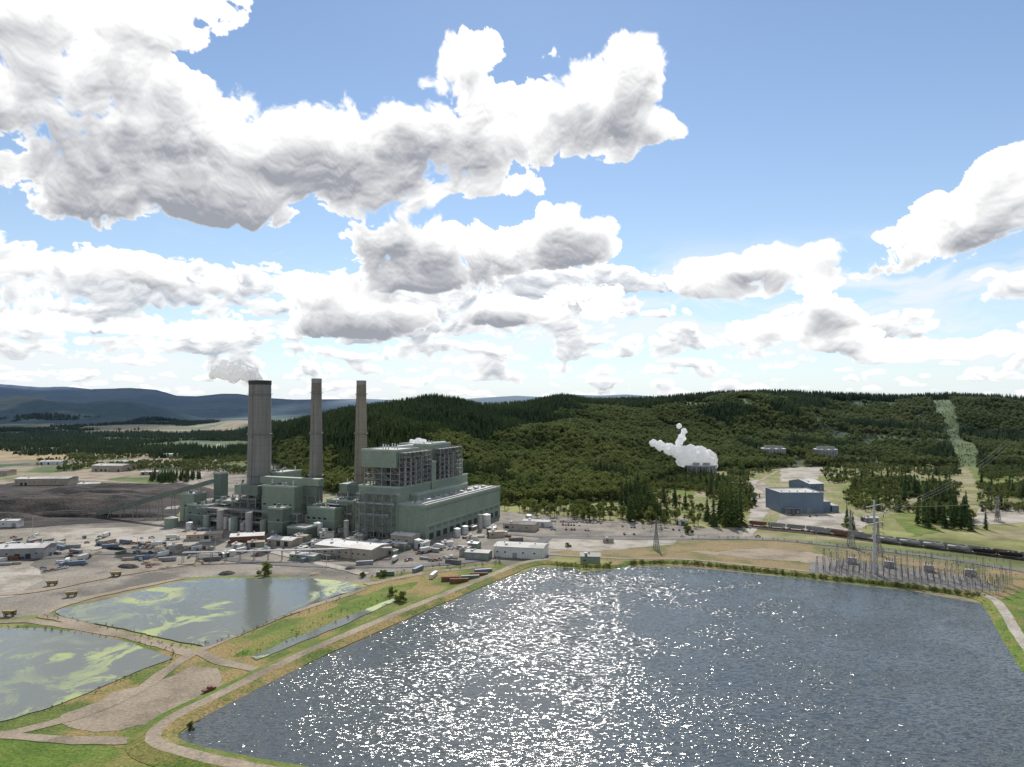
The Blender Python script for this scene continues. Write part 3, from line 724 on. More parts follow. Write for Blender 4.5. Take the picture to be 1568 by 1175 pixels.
mb.tube((a[0]-38,a[1]-30,16),(a[0]-38,a[1]+40,16),2,M['grey']); mb.tube((a[0]-42,b_[1]+5,8),(a[0]-42,a[1]+20,8),1.2,M['galv'])
frame(mb,a[0]-44,a[0]-36,b_[1]+4,a[1]+30,0,18,2,10,4,.6)
for k in range(5): mb.cyl(a[0]-48,a[1]-50+k*17,0,12+6*(k%2),3.2,3.2,M['conc' if k%2 else 'green'],16)
mb.obj('flue_duct_system',C,TH)
def chimney(name,g,h,rb,rt,mt):
    mb=MB(); z=[0,.25,.5,.75,.97]; 
    for k in range(len(z)-1):
        f=lambda t: rb+(rt-rb)*t
        mb.cyl(0,0,-.5+h*z[k] if k==0 else h*z[k],h*z[k+1],f(z[k]),f(z[k+1]),mt,40,False)
    mb.cyl(0,0,h*.97,h,rt*1.03,rt*1.03,M['dark' if rt>7 else 'grey'],40,False)
    n=40; vs=[]
    for rr_,zz in ((rt*1.03,h),(rt*.8,h),(rt*.8,h-8)):
        vs+=[(rr_*math.cos(6.2832*i/n),rr_*math.sin(6.2832*i/n),zz) for i in range(n)]
    mb.add(vs,[(i,(i+1)%n,n+(i+1)%n,n+i) for i in range(n)]+[(n+i,n+(i+1)%n,2*n+(i+1)%n,2*n+i) for i in range(n)],M['dark'])
    mb.cyl(0,0,h-9,h-8,rt*.79,rt*.79,M['dark'],40)
    for zz in (h*.33,h*.62,h*.9):
        r0=rb+(rt-rb)*zz/h
        vs=[]
        for rr_,z_ in ((r0,zz),(r0+1.2,zz),(r0+1.2,zz+.25),(r0,zz+.25)): vs+=[(rr_*math.cos(6.2832*i/n),rr_*math.sin(6.2832*i/n),z_) for i in range(n)]
        mb.add(vs,[(k*n+i,k*n+(i+1)%n,(k+1)*n+(i+1)%n,(k+1)*n+i) for k in range(3) for i in range(n)],M['steel'])
        for i in range(0,n,2):
            aa=6.2832*i/n; mb.beam(((r0+1.15)*math.cos(aa),(r0+1.15)*math.sin(aa),zz+.2),((r0+1.15)*math.cos(aa),(r0+1.15)*math.sin(aa),zz+1.3),.08,M['steel'])
    aa=-1.9
    mb.beam((rb*math.cos(aa)*1.03,rb*math.sin(aa)*1.03,0),(rt*math.cos(aa)*1.08,rt*math.sin(aa)*1.08,h*.97),.5,M['steel'])
    mb.obj(name,g)
chimney('chimney',ch[0],H+37*ch[0][1]/F,11.6,10.6,chim_mat('stack_concrete_grey',(.175,.17,.158),(.225,.215,.203),400))
chimney('chimney',ch[1],H+40*ch[1][1]/F,7.2,4.8,chim_mat('stack_concrete_brown',(.185,.175,.155),(.24,.22,.195),139))
chimney('chimney',ch[2],H+37*ch[2][1]/F,7.4,4.7,chim_mat('stack_concrete_tan',(.22,.19,.15),(.28,.24,.185),139))
mb=MB()
A=np.array(G(150,792));B=np.array(G(325,800)); Ld=float(np.linalg.norm(B-A))
mb.beam((0,0,3),(Ld,0,40),4,M['greend'],4)
for k in range(1,9):
    t=k/9; zt=3+37*t-2
    for s in (-2,2): mb.beam((Ld*t,s*1.8,0),(Ld*t,s*.8,zt),.5,M['steel'])
    mb.beam((Ld*t,-2.6,zt*.5),(Ld*t,2.6,zt*.5),.35,M['steel'])
mb.obj('coal_conveyor',tuple(A),math.atan2(B[1]-A[1],B[0]-A[0]))
def mound(name,uu,vv,rx,ry,h,mat,ang=0,seed=0):
    g=G(uu,vv); n=60 if rx>20 else 16; vs=[];fs=[]
    for i in range(n):
        for j in range(n):
            a=(i/(n-1)*2-1);b_=(j/(n-1)*2-1); q=math.hypot(a,b_)
            z_=max(0,1-q**2.2); z_=min(z_,.62+.1*float(fbm(a*3+seed,b_*3,2)))*h*1.35*(.75+.5*float(fbm(a*4+seed,b_*4,3)))
            vs.append((a*rx,b_*ry,z_-.3))
    for i in range(n-1):
        for j in range(n-1): fs.append((i*n+j,(i+1)*n+j,(i+1)*n+j+1,i*n+j+1))
    mb=MB(); mb.add(vs,fs,mat,False); mb.obj(name,g,ang)
mound('coal_pile',60,775,170,60,13,M['coal'],.1,1)
mound('coal_pile',190,762,120,70,15,M['coal'],.2,5)
mound('coal_pile',150,790,90,14,5,M['coal'],-.05,9)
mound('coal_pile',-60,795,90,22,7,M['coal'],0,12)
# ---------------------------------------------------------------- low buildings
def shed(name,uu,vv,w,l,h,rise,mw,mr,ang):
    g=G(uu,vv); mb=MB()
    mb.box(0,l,0,w,-.3,h,M[mw]); mb.gable(0,l,0,w,h,h+rise,M[mr],.5,M[mw])
    r=random.Random(int(uu))
    k=2.0
    while k<l-5:
        if r.random()<.45: mb.box(k,k+3.6,-.12,0,0,min(4,h-.6),M['grey' if r.random()<.5 else 'dark'])
        else: mb.box(k,k+1.6,-.1,0,h*.45,h*.45+1,M['glass'])
        k+=r.uniform(5,9)
    mb.box(-.12,0,w*.3,w*.3+4,0,min(4.2,h-.4),M['dark']); mb.box(-.1,0,w*.7,w*.7+1.5,h*.4,h*.4+1,M['glass'])
    for q in range(int(l//12)): mb.cyl(6+q*12,w/2,h+rise,h+rise+1.2,.6,.5,M['galv'],8)
    mb.box(l*.2,l*.2+2,w*.2,w*.2+1.6,h+rise*.3,h+rise*.5+1.4,M['galv'])
    return mb.obj(name,g,ang)
for a in (('warehouse',482,850,26,52,8,1.5,'tan','roofw',-.42),('warehouse',352,836,16,26,7,1.4,'rust','roofw',.28),('warehouse',409,835,14,24,5,1.2,'tan','roofw',-.35),
 ('storage_shed',285,829,14,28,5,1,'tan','rooft',.3),('storage_shed',443,857,9,22,4,.8,'green','roof',-.35),('storage_shed',598,834,14,20,8,1,'tan','roof',-.4),
 ('office_building',756,853,20,38,8,1.2,'white','roof',-.25),('storage_shed',712,856,11,18,5,.8,'green','roof',-.25),('storage_shed',703,852,6,8,5,.8,'tan','roofd',-.25),
 ('office_building',770,812,16,30,6,1,'tan','roofd',-.3),('office_building',800,806,12,26,5,1,'white','roof',-.3),('storage_shed',686,862,5,7,3.5,.5,'green','roofd',.1),
 ('storage_shed',530,812,10,14,6,.8,'white','roofw',-.4),('warehouse',-14,858,20,36,8,1.5,'grey','roofw',.15),('warehouse',22,744,30,72,9,1.5,'tan','roof',.1),
 ('warehouse',140,722,36,60,10,2,'tan','roof',-.2),('warehouse',118,748,16,30,6,1.5,'white','roofw',-.1),('warehouse',175,712,20,40,6,1.5,'white','roofw',0),
 ('storage_shed',250,700,14,30,6,1.5,'white','roofw',0),('warehouse',-40,730,26,50,8,1.5,'tan','roofd',.1),('storage_shed',0,808,9,16,6,1,'white','roofw',.1),
 ('storage_shed',60,712,18,40,6,1.5,'white','roofw',.1),('storage_shed',215,728,14,26,5,1.2,'tan','roof',.3),
 ('pump_house',889,865,9,14,6,1.8,'green','greend',-.1),('storage_shed',925,832,5,8,3,.6,'tan','roofd',0),('storage_shed',1040,805,6,9,4,.8,'white','roofd',.2),('storage_shed',1325,800,8,14,4,1,'grey','roof',.1)): shed(*a)
mb=MB(); roofed(mb,0,46,0,44,21,'blue','roof'); mb.box(6,11,-.15,0,0,6,M['grey']); mb.box(18,19.5,-.12,0,0,2.6,M['white'])
mb.box(28,33,-.15,0,0,5,M['grey'])
for k in range(5): mb.cyl(6+k*8.5,12,21.1,22.6,.8,.7,M['galv'],8)
mb.box(46.1,56,6,30,-.3,11,M['blue']); mb.box(46.2,56.3,5.8,30.2,11,11.4,M['roof'])
mb.box(57,64,4,24,-.3,7,M['blue']); mb.box(56.8,64.3,3.8,24.2,7,7.4,M['roof'])
mb.box(3,20,-7,-.2,5.5,5.8,M['grey'])
for k in (3.3,11,19.5): mb.beam((k,-6.8,0),(k,-6.8,5.5),.3,M['galv'])
mb.obj('blue_warehouse',G(1195,786),.0)
shed('blue_annex_building',1240,752,45,22,9,4,'blue','roofw',.25)
def ctower(uu,vv,r,h):
    g=G(uu,vv); mb=MB(); n=24
    mb.cyl(0,0,-3,h*.12,r*1.08,r*1.08,M['conc'],n); mb.cyl(0,0,h*.12,h*.8,r*.96,r,M['grey'],n); mb.cyl(0,0,h*.8,h*.86,r*1.05,r*1.05,M['galv'],n)
    for i in range(n):
        a=6.2832*(i+.5)/n; mb.beam((r*1.06*math.cos(a),r*1.06*math.sin(a),0),(r*1.02*math.cos(a),r*1.02*math.sin(a),h*.8),.6,M['galv'])
    for k in range(1,5): 
        mb.cyl(0,0,h*(.12+.13*k),h*(.12+.13*k)+.4,r*1.02,r*1.02,M['steel'],n)
    for i in range(7):
        a=6.2832*i/6; q=0 if i==6 else r*.62
        mb.cyl(q*math.cos(a),q*math.sin(a),h*.86,h*1.1,r*.2,r*.22,M['conc'],14,False); mb.cyl(q*math.cos(a),q*math.sin(a),h*.9,h*.92,r*.17,r*.17,M['dark'],14)
    mb.obj('cooling_tower',g); return g
ct=ctower(1070,727,27,19); ctower(1184,701,22,21); ctower(1264,703,21,22)
# ---------------------------------------------------------------- rolling stock, vehicles
def wheel(mb,x,y,r,w): mb.tube((x,y-w/2,r),(x,y+w/2,r),r,M['tyre'],12); mb.tube((x,y-w/2-.02,r),(x,y+w/2+.02,r),r*.5,M['galv'],8)
def extr(mb,prof,y0,y1,m):
    n=len(prof); vs=[(a,y0,b) for a,b in prof]+[(a,y1,b) for a,b in prof]
    mb.add(vs,[(i,n+i,n+(i+1)%n,(i+1)%n) for i in range(n)]+[tuple(range(n)),tuple(range(2*n-1,n-1,-1))],m)
def car(paint,kind):
    mb=MB()
    if kind=='car':
        extr(mb,[(-2.2,.35),(2.2,.35),(2.25,.7),(2.1,.88),(1.0,.98),(-1.5,1.0),(-2.2,.92),(-2.25,.6)],-.88,.88,paint)
        vs=[(1.0,.8,.98),(-1.6,.8,1.0),(-1.1,.62,1.42),(.3,.62,1.44)]; vs+=[(a,-b,c_) for a,b,c_ in vs]
        mb.add(vs,[(0,1,2,3)[::-1],(4,5,6,7),(0,3,7,4),(1,5,6,2)],M['glass']); mb.add([(a,b,c_+.01) for a,b,c_ in (vs[2],vs[3],vs[7],vs[6])],[(0,1,2,3)[::-1]],paint)
        for a in (-1.35,1.35):
            for b_ in (-.8,.8): wheel(mb,a,b_,.33,.22)
    elif kind=='pickup':
        extr(mb,[(-2.7,.5),(2.7,.5),(2.75,.9),(2.6,1.12),(1.3,1.2),(-2.7,1.15)],-.95,.95,paint)
        mb.box(-2.5,-.5,-.8,.8,1.151,1.17,M['dark'])
        vs=[(1.3,.85,1.2),(-.5,.85,1.2),(-.4,.7,1.8),(.7,.7,1.82)]; vs+=[(a,-b,c_) for a,b,c_ in vs]
        mb.add(vs,[(0,1,2,3)[::-1],(4,5,6,7),(0,3,7,4),(1,5,6,2)],M['glass']); mb.add([(a,b,c_+.02) for a,b,c_ in (vs[2],vs[3],vs[7],vs[6])],[(0,1,2,3)[::-1]],paint)
        for a in (-1.7,1.8):
            for b_ in (-.85,.85): wheel(mb,a,b_,.42,.28)
    elif kind=='dump':
        extr(mb,[(-3.8,1.2),(3.5,1.2),(3.5,1.8),(-3.8,1.8)],-1.2,1.2,M['steel'])
        extr(mb,[(-4.6,3.2),(-3.4,1.9),(1.4,1.9),(2.2,3.4),(3.6,3.6),(3.6,3.8),(1.6,3.8),(-4.4,3.9)],-1.9,1.9,paint)
        mb.box(2.3,3.9,-.2,1.6,1.8,3.3,paint); mb.box(3.9,3.95,0,1.4,2.4,3.2,M['glass'])
        for a in (-2.4,2.6):
            for b_ in (-1.5,1.5): wheel(mb,a,b_,1.0,.8)
    elif kind=='truck':
        mb.box(-6,2.2,-1.25,1.25,1.3,3.9,M['white']); mb.box(-6,4,-.5,.5,.8,1.25,M['steel'])
        extr(mb,[(2.6,.7),(5.2,.7),(5.3,1.8),(4.6,2.0),(4.2,3.1),(2.6,3.2)],-1.15,1.15,paint); mb.add([(4.62,-1,2.02),(4.62,1,2.02),(4.24,1,3.0),(4.24,-1,3.0)],[(0,1,2,3)],M['glass'])
        for a in (-5,-3.8,2.6,4.4):
            for b_ in (-1.05,1.05): wheel(mb,a,b_,.5,.35)
    return mb.obj('vehicle_form',link=False)
paints=[nm('car_paint_'+n_,c_,c_,1,.3,fineamt=0) for n_,c_ in (('white',(.6,.6,.6)),('silver',(.38,.39,.4)),('black',(.02,.02,.022)),('red',(.22,.03,.02)),('blue',(.04,.08,.18)),('grey',(.13,.13,.14)))]
cars=[car(p,'car') for p in paints]; picks=[car(p,'pickup') for p in paints]
dump=car(M['yellow'],'dump'); truck=car(paints[0],'truck'); truck2=car(paints[4],'truck')
R=random.Random(5)
def putv(uu,vv,ang,kind=None):
    g=G(uu,vv); k=kind or ('car' if R.random()<.6 else 'pickup')
    z_=.36
    if k=='car': inst(R.choice(cars),'parked_car',(g[0],g[1],z_),ang)
    elif k=='pickup': inst(R.choice(picks),'parked_pickup',(g[0],g[1],z_),ang)
    elif k=='dump': inst(dump,'dump_truck',(g[0],g[1],z_),ang,.75)
    elif k=='truck': inst(R.choice([truck,truck2]),'box_truck',(g[0],g[1],z_),ang)
def row(u0,v0,u1,v1,n,ang,p=.8):
    for k in range(n):
        if R.random()<p:
            t=k/(n-1); putv(u0+(u1-u0)*t,v0+(v1-v0)*t,ang+R.uniform(-.05,.05))
row(842,799,920,802,20,1.4,.7);row(845,804,900,806,14,1.5,.6);row(850,811,905,813,14,1.5,.4);row(935,806,1040,813,24,1.5,.3);row(860,818,1030,820,24,1.5,.18)
row(838,798,846,812,6,.2,.8)
row(120,848,20,858,14,1.2,.4);row(150,836,250,832,16,1.4,.4);row(60,878,150,862,10,1.2,.4)
row(640,848,700,840,10,1.2,.7);row(560,842,600,835,7,1.0,.7);row(205,840,290,842,14,1.4,.5);row(660,860,690,856,6,.2,.6)
for k in range(55):
    uu=R.uniform(0,760); vv=R.uniform(822,872)
    if vv>845+(uu<300)*30+(300<uu<600)*8+(uu>600)*15: vv=R.uniform(840,850)
    putv(uu,vv,R.uniform(0,3.1),R.choice(['car','pickup','pickup','truck','car']))
for q in ((80,897,.3),(110,914,.5),(178,883,.2),(15,944,.1),(320,1060,1.0)): putv(*q,'dump' if q[0]<300 else 'pickup')
for q in ((1130,812,.4),(1160,823,.1),(1045,822,0),(1215,790,.1),(1240,792,1.4),(1250,791,1.4)): putv(*q)
def container(mt):
    mb=MB(); mb.box(-6,6,-1.2,1.2,.15,2.7,mt)
    for k in range(20): 
        xx=-5.7+k*.6; mb.box(xx,xx+.25,-1.26,-1.2,.4,2.5,mt); mb.box(xx,xx+.25,1.2,1.26,.4,2.5,mt)
    for a in (-6.03,5.9):
        for b_ in (-1.25,1.12): mb.box(a,a+.13,b_,b_+.13,.1,2.76,M['steel'])
    return mb.obj('container_form',link=False)
conts=[container(m_) for m_ in (M['rust'],M['white'],M['blue'],M['greend'],M['grey'],M['tan'],M['roofd'])]
def tank(r,h,mt):
    mb=MB(); mb.cyl(0,0,0,h,r,r,mt,24,False); mb.cyl(0,0,h,h+r*.25,r,.1,mt,24); mb.cyl(0,0,h*.5,h*.5+.15,r+.06,r+.06,M['steel'],24,False)
    mb.beam((r+.3,0,0),(r+.3,0,h+.6),.3,M['steel'])
    for k in range(10): mb.beam((r+.9*math.cos(k*.628)-r,0,h),(r,0,h),.05,M['steel'])
    return mb.obj('tank_form',link=False)
tanks=[tank(4,11,M['white']),tank(3,7,M['galv']),tank(6,9,M['green']),tank(2.2,14,M['conc'])]
for k in range(110):
    uu=R.uniform(-20,800); vv=R.uniform(812,868)
    if uu<250 and vv<820: vv+=20
    if vv>850 and R.random()<.4: continue
    inst(R.choice(conts[1:] if R.random()<.8 else conts),'shipping_container',(*G(uu,vv)[:2],.2),R.choice([-.4,1.17,.3,R.uniform(0,3)]),R.choice([1,1,.6,.7]))
for uu,vv,k in ((343,810,0),(357,812,0),(325,790,0),(332,792,0),(487,820,0),(410,808,2),(372,812,1),(560,822,1),(640,840,1),(470,812,3),(497,822,1),(700,822,1),(712,818,1),(745,806,0),(735,812,3),(810,800,1),(530,822,3),(290,812,1),(262,808,2),(560,812,0)):
    inst(tanks[k],'storage_tank',(*G(uu,vv)[:2],.1),R.uniform(0,6))
for uu,vv,a in ((690,890,.1),(703,893,.1),(720,888,.2),(733,884,.1),(664,884,1.4),(740,878,.3),(590,882,.2),(640,875,1.2)):
    inst(conts[0 if uu in(703,690) else R.randrange(5)],'shipping_container',(*G(uu,vv)[:2],.25),a)
for k in range(34):
    uu=R.uniform(250,760); vv=R.uniform(812,842) if uu>650 else R.uniform(815,856)
    shed('storage_shed',uu,vv,R.uniform(4,8),R.uniform(6,14),R.uniform(3,5),.7,R.choice(['tan','white','green','grey']),R.choice(['roof','roofw','roofd','rooft']),R.choice([-.42,1.15,.3]))
for k in range(22):
    mound('gravel_heap',R.uniform(0,640),R.uniform(856,882) if k%2 else R.uniform(835,850),R.uniform(4,11),R.uniform(3,6),R.uniform(1.5,3.5),M[R.choice(['dirt','yard','coal'])],R.uniform(0,3),k)
mb=MB()
for k in range(16):
    mb.beam((k*10,-2,0),(k*10,-2,7),.4,M['steel']); mb.beam((k*10,2,0),(k*10,2,7),.4,M['steel']); mb.beam((k*10,-2.4,7),(k*10,2.4,7),.4,M['steel'])
for j in range(4): mb.tube((0,-1.6+j,7.5),(150,-1.6+j,7.5),.3,M['galv'],8)
mb.obj('pipe_rack',G(280,862),.12)
trk=[(1120,806),(1180,812),(1260,820),(1330,829),(1440,842),(1568,858),(1760,884)]
for off in (0,7,14):
    P=smooth_path([(G(*q)[0],G(*q)[1]+off) for q in trk],4)
    mb=MB(); T=np.gradient(P,axis=0);T/=np.linalg.norm(T,axis=1)[:,None];Nn=np.stack([-T[:,1],T[:,0]],-1)
    for i in range(len(P)-1):
        a0=P[i]-Nn[i]*1.8;a1=P[i]+Nn[i]*1.8;b0=P[i+1]-Nn[i+1]*1.8;b1=P[i+1]+Nn[i+1]*1.8
        mb.add([(*a0,.5),(*a1,.5),(*b1,.5),(*b0,.5)],[(0,1,2,3)[::-1]],M['asph'])
        for s in (-.72,.72): mb.beam((*(P[i]+Nn[i]*s),.62),(*(P[i+1]+Nn[i+1]*s),.62),.12,M['rust'])
    mb.obj('railway_track')
def bogie(mb,x):
    for a in (x-.9,x+.9):
        for b_ in (-.75,.75): wheel(mb,a,b_,.45,.14)
    mb.box(x-1.3,x+1.3,-.95,-.8,.4,.8,M['steel']); mb.box(x-1.3,x+1.3,.8,.95,.4,.8,M['steel'])
def tankcar(mt):
    mb=MB(); mb.box(-8,8,-1.2,1.2,.95,1.15,M['steel']); n=16
    prof=[(-7.6,.2),(-7.4,1.0),(-6.9,1.5),(6.9,1.5),(7.4,1.0),(7.6,.2)]; vs=[]
    for a,r in prof: vs+=[(a,r*math.cos(6.2832*i/n),2.75+r*math.sin(6.2832*i/n)) for i in range(n)]
    mb.add(vs,[(k*n+i,k*n+(i+1)%n,(k+1)*n+(i+1)%n,(k+1)*n+i) for k in range(5) for i in range(n)]+[tuple(range(n)),tuple(range(5*n,6*n))[::-1]],mt,True)
    mb.cyl(0,0,4.2,4.7,.7,.7,mt,12); mb.box(-2,2,-.9,.9,4.3,4.36,M['steel']); bogie(mb,-5.8);bogie(mb,5.8); return mb.obj('form',link=False)
def hopper(mt):
    mb=MB(); extr(mb,[(-7.8,2.0),(-4,1.0),(4,1.0),(7.8,2.0),(7.8,4.3),(-7.8,4.3)],-1.5,1.5,mt)
    for k in range(11): 
        for s in (-1.6,1.5): mb.box(-7.6+k*1.5,-7.45+k*1.5,s,s+.1,1.6,4.3,mt)
    mb.box(-7.4,7.4,-1.3,1.3,4.301,4.4,M['coal']); bogie(mb,-6);bogie(mb,6); return mb.obj('form',link=False)
tcs=[tankcar(M['tyre']),tankcar(M['grey']),tankcar(M['dark'])]; hps=[hopper(M['grey']),hopper(M['steel']),hopper(M['rust'])]
for off,t0,t1,kinds in ((0,.45,1,tcs),(7,.28,1,hps),(14,.1,.42,hps)):
    P=smooth_path([(G(*q)[0],G(*q)[1]+off) for q in trk],1.0); n=len(P); S=np.concatenate([[0],np.cumsum(np.linalg.norm(np.diff(P,axis=0),axis=1))])
    s=S[-1]*t0
    while s<S[-1]*t1:
        px_,py_=np.interp(s,S,P[:,0]),np.interp(s,S,P[:,1]); qx,qy=np.interp(s+3,S,P[:,0]),np.interp(s+3,S,P[:,1])
        inst(R.choice(kinds),'tank_railcar' if kinds is tcs else 'hopper_railcar',(px_,py_,.66),math.atan2(qy-py_,qx-px_)); s+=17
# ---------------------------------------------------------------- substation & pylons
def lattice(mb,x,y,z0,z1,w0,w1,m,n=6,t=.25):
    c_=[]
    for k in range(n+1):
        f=k/n; w=(w0+(w1-w0)*f)/2; z_=z0+(z1-z0)*f; c_.append([(x-w,y-w,z_),(x+w,y-w,z_),(x+w,y+w,z_),(x-w,y+w,z_)])
    for k in range(n):
        for i in range(4):
            mb.beam(c_[k][i],c_[k+1][i],t,m); mb.beam(c_[k][i],c_[k+1][(i+1)%4],t*.6,m); mb.beam(c_[k+1][i],c_[k+1][(i+1)%4],t*.6,m)
def pylon(uu,vv,h,rot=0.3,mt='steel'):
    g=G(uu,vv); mb=MB(); lattice(mb,0,0,0,h*.6,h*.16,h*.05,M[mt],7,.35); lattice(mb,0,0,h*.6,h,h*.05,h*.02,M[mt],5,.25)
    for z_,w in ((.65,.2),(.8,.17),(.93,.13)):
        for s in (-1,1):
            mb.beam((0,0,h*z_),(s*h*w,0,h*z_),.3,M[mt]); mb.beam((0,0,h*(z_+.05)),(s*h*w,0,h*z_),.2,M[mt]); mb.beam((s*h*w,0,h*z_),(s*h*w,0,h*z_-1.8),.25,M['dark'])
    mb.obj('transmission_pylon',g,rot); return g
pylon(1005,842,24); pylon(1303,838,30,rot=.6)
pylon(1345,850,26,rot=.2); pylon(1528,800,26,rot=.5)
g0=G(1340,880); mb=MB(); mb.cyl(0,0,0,50,1.1,.6,M['galv'],12)
for z_,w in ((46,9),(40,10),(34,9)):
    mb.beam((-w,0,z_),(w,0,z_+1),.4,M['galv']); 
    for s in (-1,1): mb.beam((s*w,0,z_),(s*w,0,z_-2.5),.3,M['dark'])
mb.obj('transmission_pole',g0,.5)
mb=MB(); g=G(1240,880)
gx=G(1440,903); ang=math.atan2(gx[1]-g[1],gx[0]-g[0]); Ls=math.hypot(gx[0]-g[0],gx[1]-g[1])+40
for r_ in range(4):
    yy=4+r_*11; prev=None
    for k in range(8):
        xx=4+k*Ls/8+r_*3; h_=16 if r_%2 else 12
        lattice(mb,xx,yy,0,h_,1.6,.7,M['steel'],5,.16)
        if prev is not None:
            for dz in (0,.9): mb.beam((prev,yy,h_-dz),(xx,yy,h_-dz),.2,M['steel'])
            for j in range(1,4):
                xa=prev+(xx-prev)*j/4; mb.beam((xa,yy,h_),(xa,yy,h_-2),.22,M['dark'])
                mb.cyl(xa,yy+4,0,3,.35,.35,M['conc'],6); mb.cyl(xa,yy+4,3,5.5,.25,.2,M['rust'],6)
                mb.beam((xa,yy,h_-2),(xa,yy+11,h_-2.4 if r_<3 else 6),.09,M['galv'])
        prev=xx
for k in range(4):
    xx=18+k*24; mb.box(xx,xx+6,49,53,.3,4.5,M['grey']); mb.box(xx+.5,xx+5.5,53.1,54.2,.8,4,M['steel'])
    for j in range(3): mb.cyl(xx+1.2+j*1.8,51,4.5,7,.25,.15,M['rust'],6)
mb.obj('electrical_substation',g,ang)
mb=MB()
P=smooth_path([G(*q) for q in [(1236,882),(1440,906),(1532,908),(1500,883),(1300,856),(1238,862)]],3)
for k in range(len(P)):
    mb.beam((*P[k],0),(*P[k],2.6),.1,M['galv'])
    if k: 
        for z_ in (.4,1.4,2.5): mb.beam((*P[k-1],z_),(*P[k],z_),.05,M['galv'])
mb.obj('chain_link_fence')
def wire(p,q,sag,name='power_line'):
    mb=MB(); p=Vector(p);q=Vector(q); prev=None
    for k in range(25):
        t=k/24; c_=p.lerp(q,t); c_.z-=sag*4*t*(1-t)
        if prev is not None: mb.tube(prev,c_,.08,M['steel'],5,False)
        prev=c_
    mb.obj(name)
gp=G(1345,850)
for s in (-5,0,5):
    wire((g0[0]+s,g0[1],46),(g0[0]+330+s,g0[1]+120,60),9); wire((g0[0]+s,g0[1],40),(g0[0]+320+s,g0[1]+330,70),9)
    wire((gp[0]+s,gp[1],22),(g0[0]+s,g0[1],40),1)
mb=MB(); mb.cyl(0,0,0,14,.16,.1,M['galv'],8); mb.beam((0,0,13.8),(2.2,0,14.3),.12,M['galv']); mb.box(1.8,2.9,-.25,.25,14.2,14.4,M['grey']); pole=mb.obj('f',link=False)
for uu,vv in ((90,865),(50,815),(210,850),(330,850),(500,870),(620,862),(760,862),(850,812),(900,820),(960,818),(1010,815),(1180,810),(700,842),(1100,830),(1250,842)):
    inst(pole,'street_lamp',G(uu,vv),R.uniform(0,6))
# ---------------------------------------------------------------- steam
m=bpy.data.materials.new('steam_vapour'); m.use_nodes=True; nt=m.node_tree; nt.nodes.clear()
ou=nt.nodes.new('ShaderNodeOutputMaterial'); df=nt.nodes.new('ShaderNodeBsdfDiffuse'); tl=nt.nodes.new('ShaderNodeBsdfTranslucent'); tr=nt.nodes.new('ShaderNodeBsdfTransparent')
df.inputs[0].default_value=(.93,.93,.93,1); tl.inputs[0].default_value=(.97,.97,.97,1)
mx=nt.nodes.new('ShaderNodeMixShader'); mx.inputs[0].default_value=.5; nt.links.new(df.outputs[0],mx.inputs[1]); nt.links.new(tl.outputs[0],mx.inputs[2])
lw=nt.nodes.new('ShaderNodeLayerWeight'); lw.inputs[0].default_value=.5
tc=nt.nodes.new('ShaderNodeTexCoord').outputs['Object']
ff=mrange(nt,mth(nt,'ADD',mth(nt,'SUBTRACT',1.0,lw.outputs['Facing']),mth(nt,'MULTIPLY',mth(nt,'SUBTRACT',noise(nt,tc,.12,4,.6),.5),.5)),.02,.6,0,.97)
mx2=nt.nodes.new('ShaderNodeMixShader'); nt.links.new(ff,mx2.inputs[0]); nt.links.new(tr.outputs[0],mx2.inputs[1]); nt.links.new(mx.outputs[0],mx2.inputs[2]); nt.links.new(mx2.outputs[0],ou.inputs[0])
MST=m
tex=bpy.data.textures.new('puff','CLOUDS'); tex.noise_scale=6; tex.noise_depth=3
def at3(uu,vv,y_): r=ray(uu,vv); t=y_/r[1]; return Vector((r[0]*t,y_,H+r[2]*t))
def steam(puffs,y_,vox,disp,seed=1):
    r=random.Random(seed); bm=bmesh.new(); o0=at3(puffs[0][0],puffs[0][1],y_)
    for (uu,vv,rp) in puffs:
        p=at3(uu,vv,y_)-o0; R_=rp*y_/F
        bmesh.ops.create_icosphere(bm,subdivisions=3,radius=R_*.95,matrix=Matrix.Translation(p))
        for k in range(5):
            q=p+Vector((r.gauss(0,1),r.gauss(0,1),r.gauss(0,1))).normalized()*R_*.65
            bmesh.ops.create_icosphere(bm,subdivisions=2,radius=R_*r.uniform(.4,.55),matrix=Matrix.Translation(q))
    me=bpy.data.meshes.new('steam_plume'); bm.to_mesh(me); bm.free(); me.materials.append(MST)
    o=bpy.data.objects.new('steam_plume',me); o.location=o0; scene.collection.objects.link(o)
    md=o.modifiers.new('r','REMESH'); md.mode='VOXEL'; md.voxel_size=vox; md.use_smooth_shade=True
    md=o.modifiers.new('d','DISPLACE'); md.texture=tex; md.strength=disp; md.mid_level=.4; md.texture_coords='LOCAL'
    md=o.modifiers.new('s','SMOOTH'); md.iterations=2
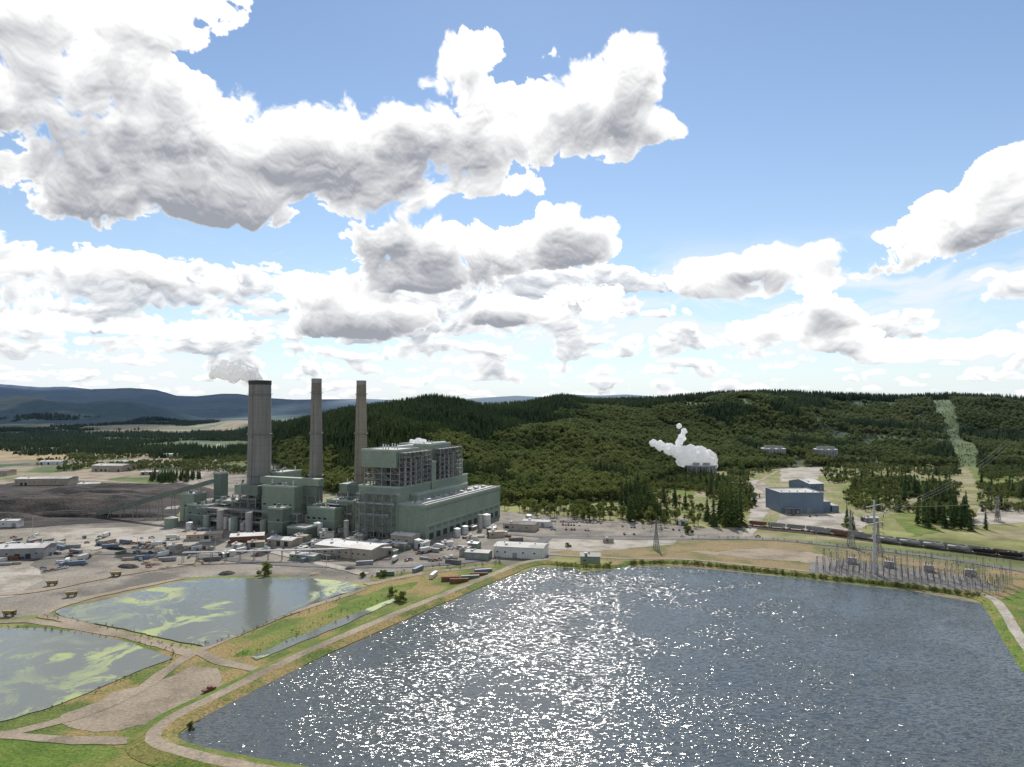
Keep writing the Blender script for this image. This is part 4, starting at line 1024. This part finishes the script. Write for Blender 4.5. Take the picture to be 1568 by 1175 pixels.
steam([(397,584,7),(390,578,10),(380,572,14),(368,567,15),(356,566,14),(344,571,12),(358,578,10),(333,568,10),(326,574,7),(345,560,9),(370,558,8)],ch[0][1],.8,3,1)
steam([(634,681,6),(641,677,7),(648,677,5),(631,677,4)],690,.6,1.6,2)
steam([(1090,714,8),(1076,714,10),(1060,713,10),(1085,703,14),(1071,698,16),(1055,696,15),(1040,692,12),(1025,688,10),(1011,683,8),(1000,679,6),(1045,706,10)],ct[1]-5,1.2,4,3)
steam([(1040,678,6),(1044,670,6),(1047,661,5),(1040,653,4)],ct[1]+5,1.1,3,4)
# ---------------------------------------------------------------- world
w=bpy.data.worlds.new('World'); scene.world=w; w.use_nodes=True; nt=w.node_tree; nt.nodes.clear()
out=nt.nodes.new('ShaderNodeOutputWorld'); bg=nt.nodes.new('ShaderNodeBackground'); nt.links.new(bg.outputs[0],out.inputs[0])
bg.inputs['Strength'].default_value=.12
sky=nt.nodes.new('ShaderNodeTexSky'); sky.sky_type='NISHITA'; sky.sun_disc=False; sky.sun_elevation=SUN_EL; sky.sun_rotation=SUN_AZ; sky.air_density=1; sky.dust_density=.05; sky.ozone_density=1.6
nt.links.new(sky.outputs[0],bg.inputs[0])
# ---------------------------------------------------------------- sun & camera
sl=bpy.data.lights.new('sun','SUN'); sl.energy=5.0; sl.angle=math.radians(.5); sl.color=(1,.95,.88); so=bpy.data.objects.new('sun',sl); scene.collection.objects.link(so)
sd=Vector((math.sin(SUN_AZ)*math.cos(SUN_EL),math.cos(SUN_AZ)*math.cos(SUN_EL),math.sin(SUN_EL)))
so.rotation_euler=sd.to_track_quat('Z','Y').to_euler()
cd=bpy.data.cameras.new('camera'); cd.sensor_width=36; cd.lens=36*F/1568; cd.clip_start=1; cd.clip_end=80000
co=bpy.data.objects.new('camera',cd); scene.collection.objects.link(co); co.location=(0,0,H); co.rotation_euler=(math.pi/2+PITCH,0,0); scene.camera=co
scene.view_settings.view_transform='Standard'; scene.view_settings.look='None'; scene.view_settings.exposure=0
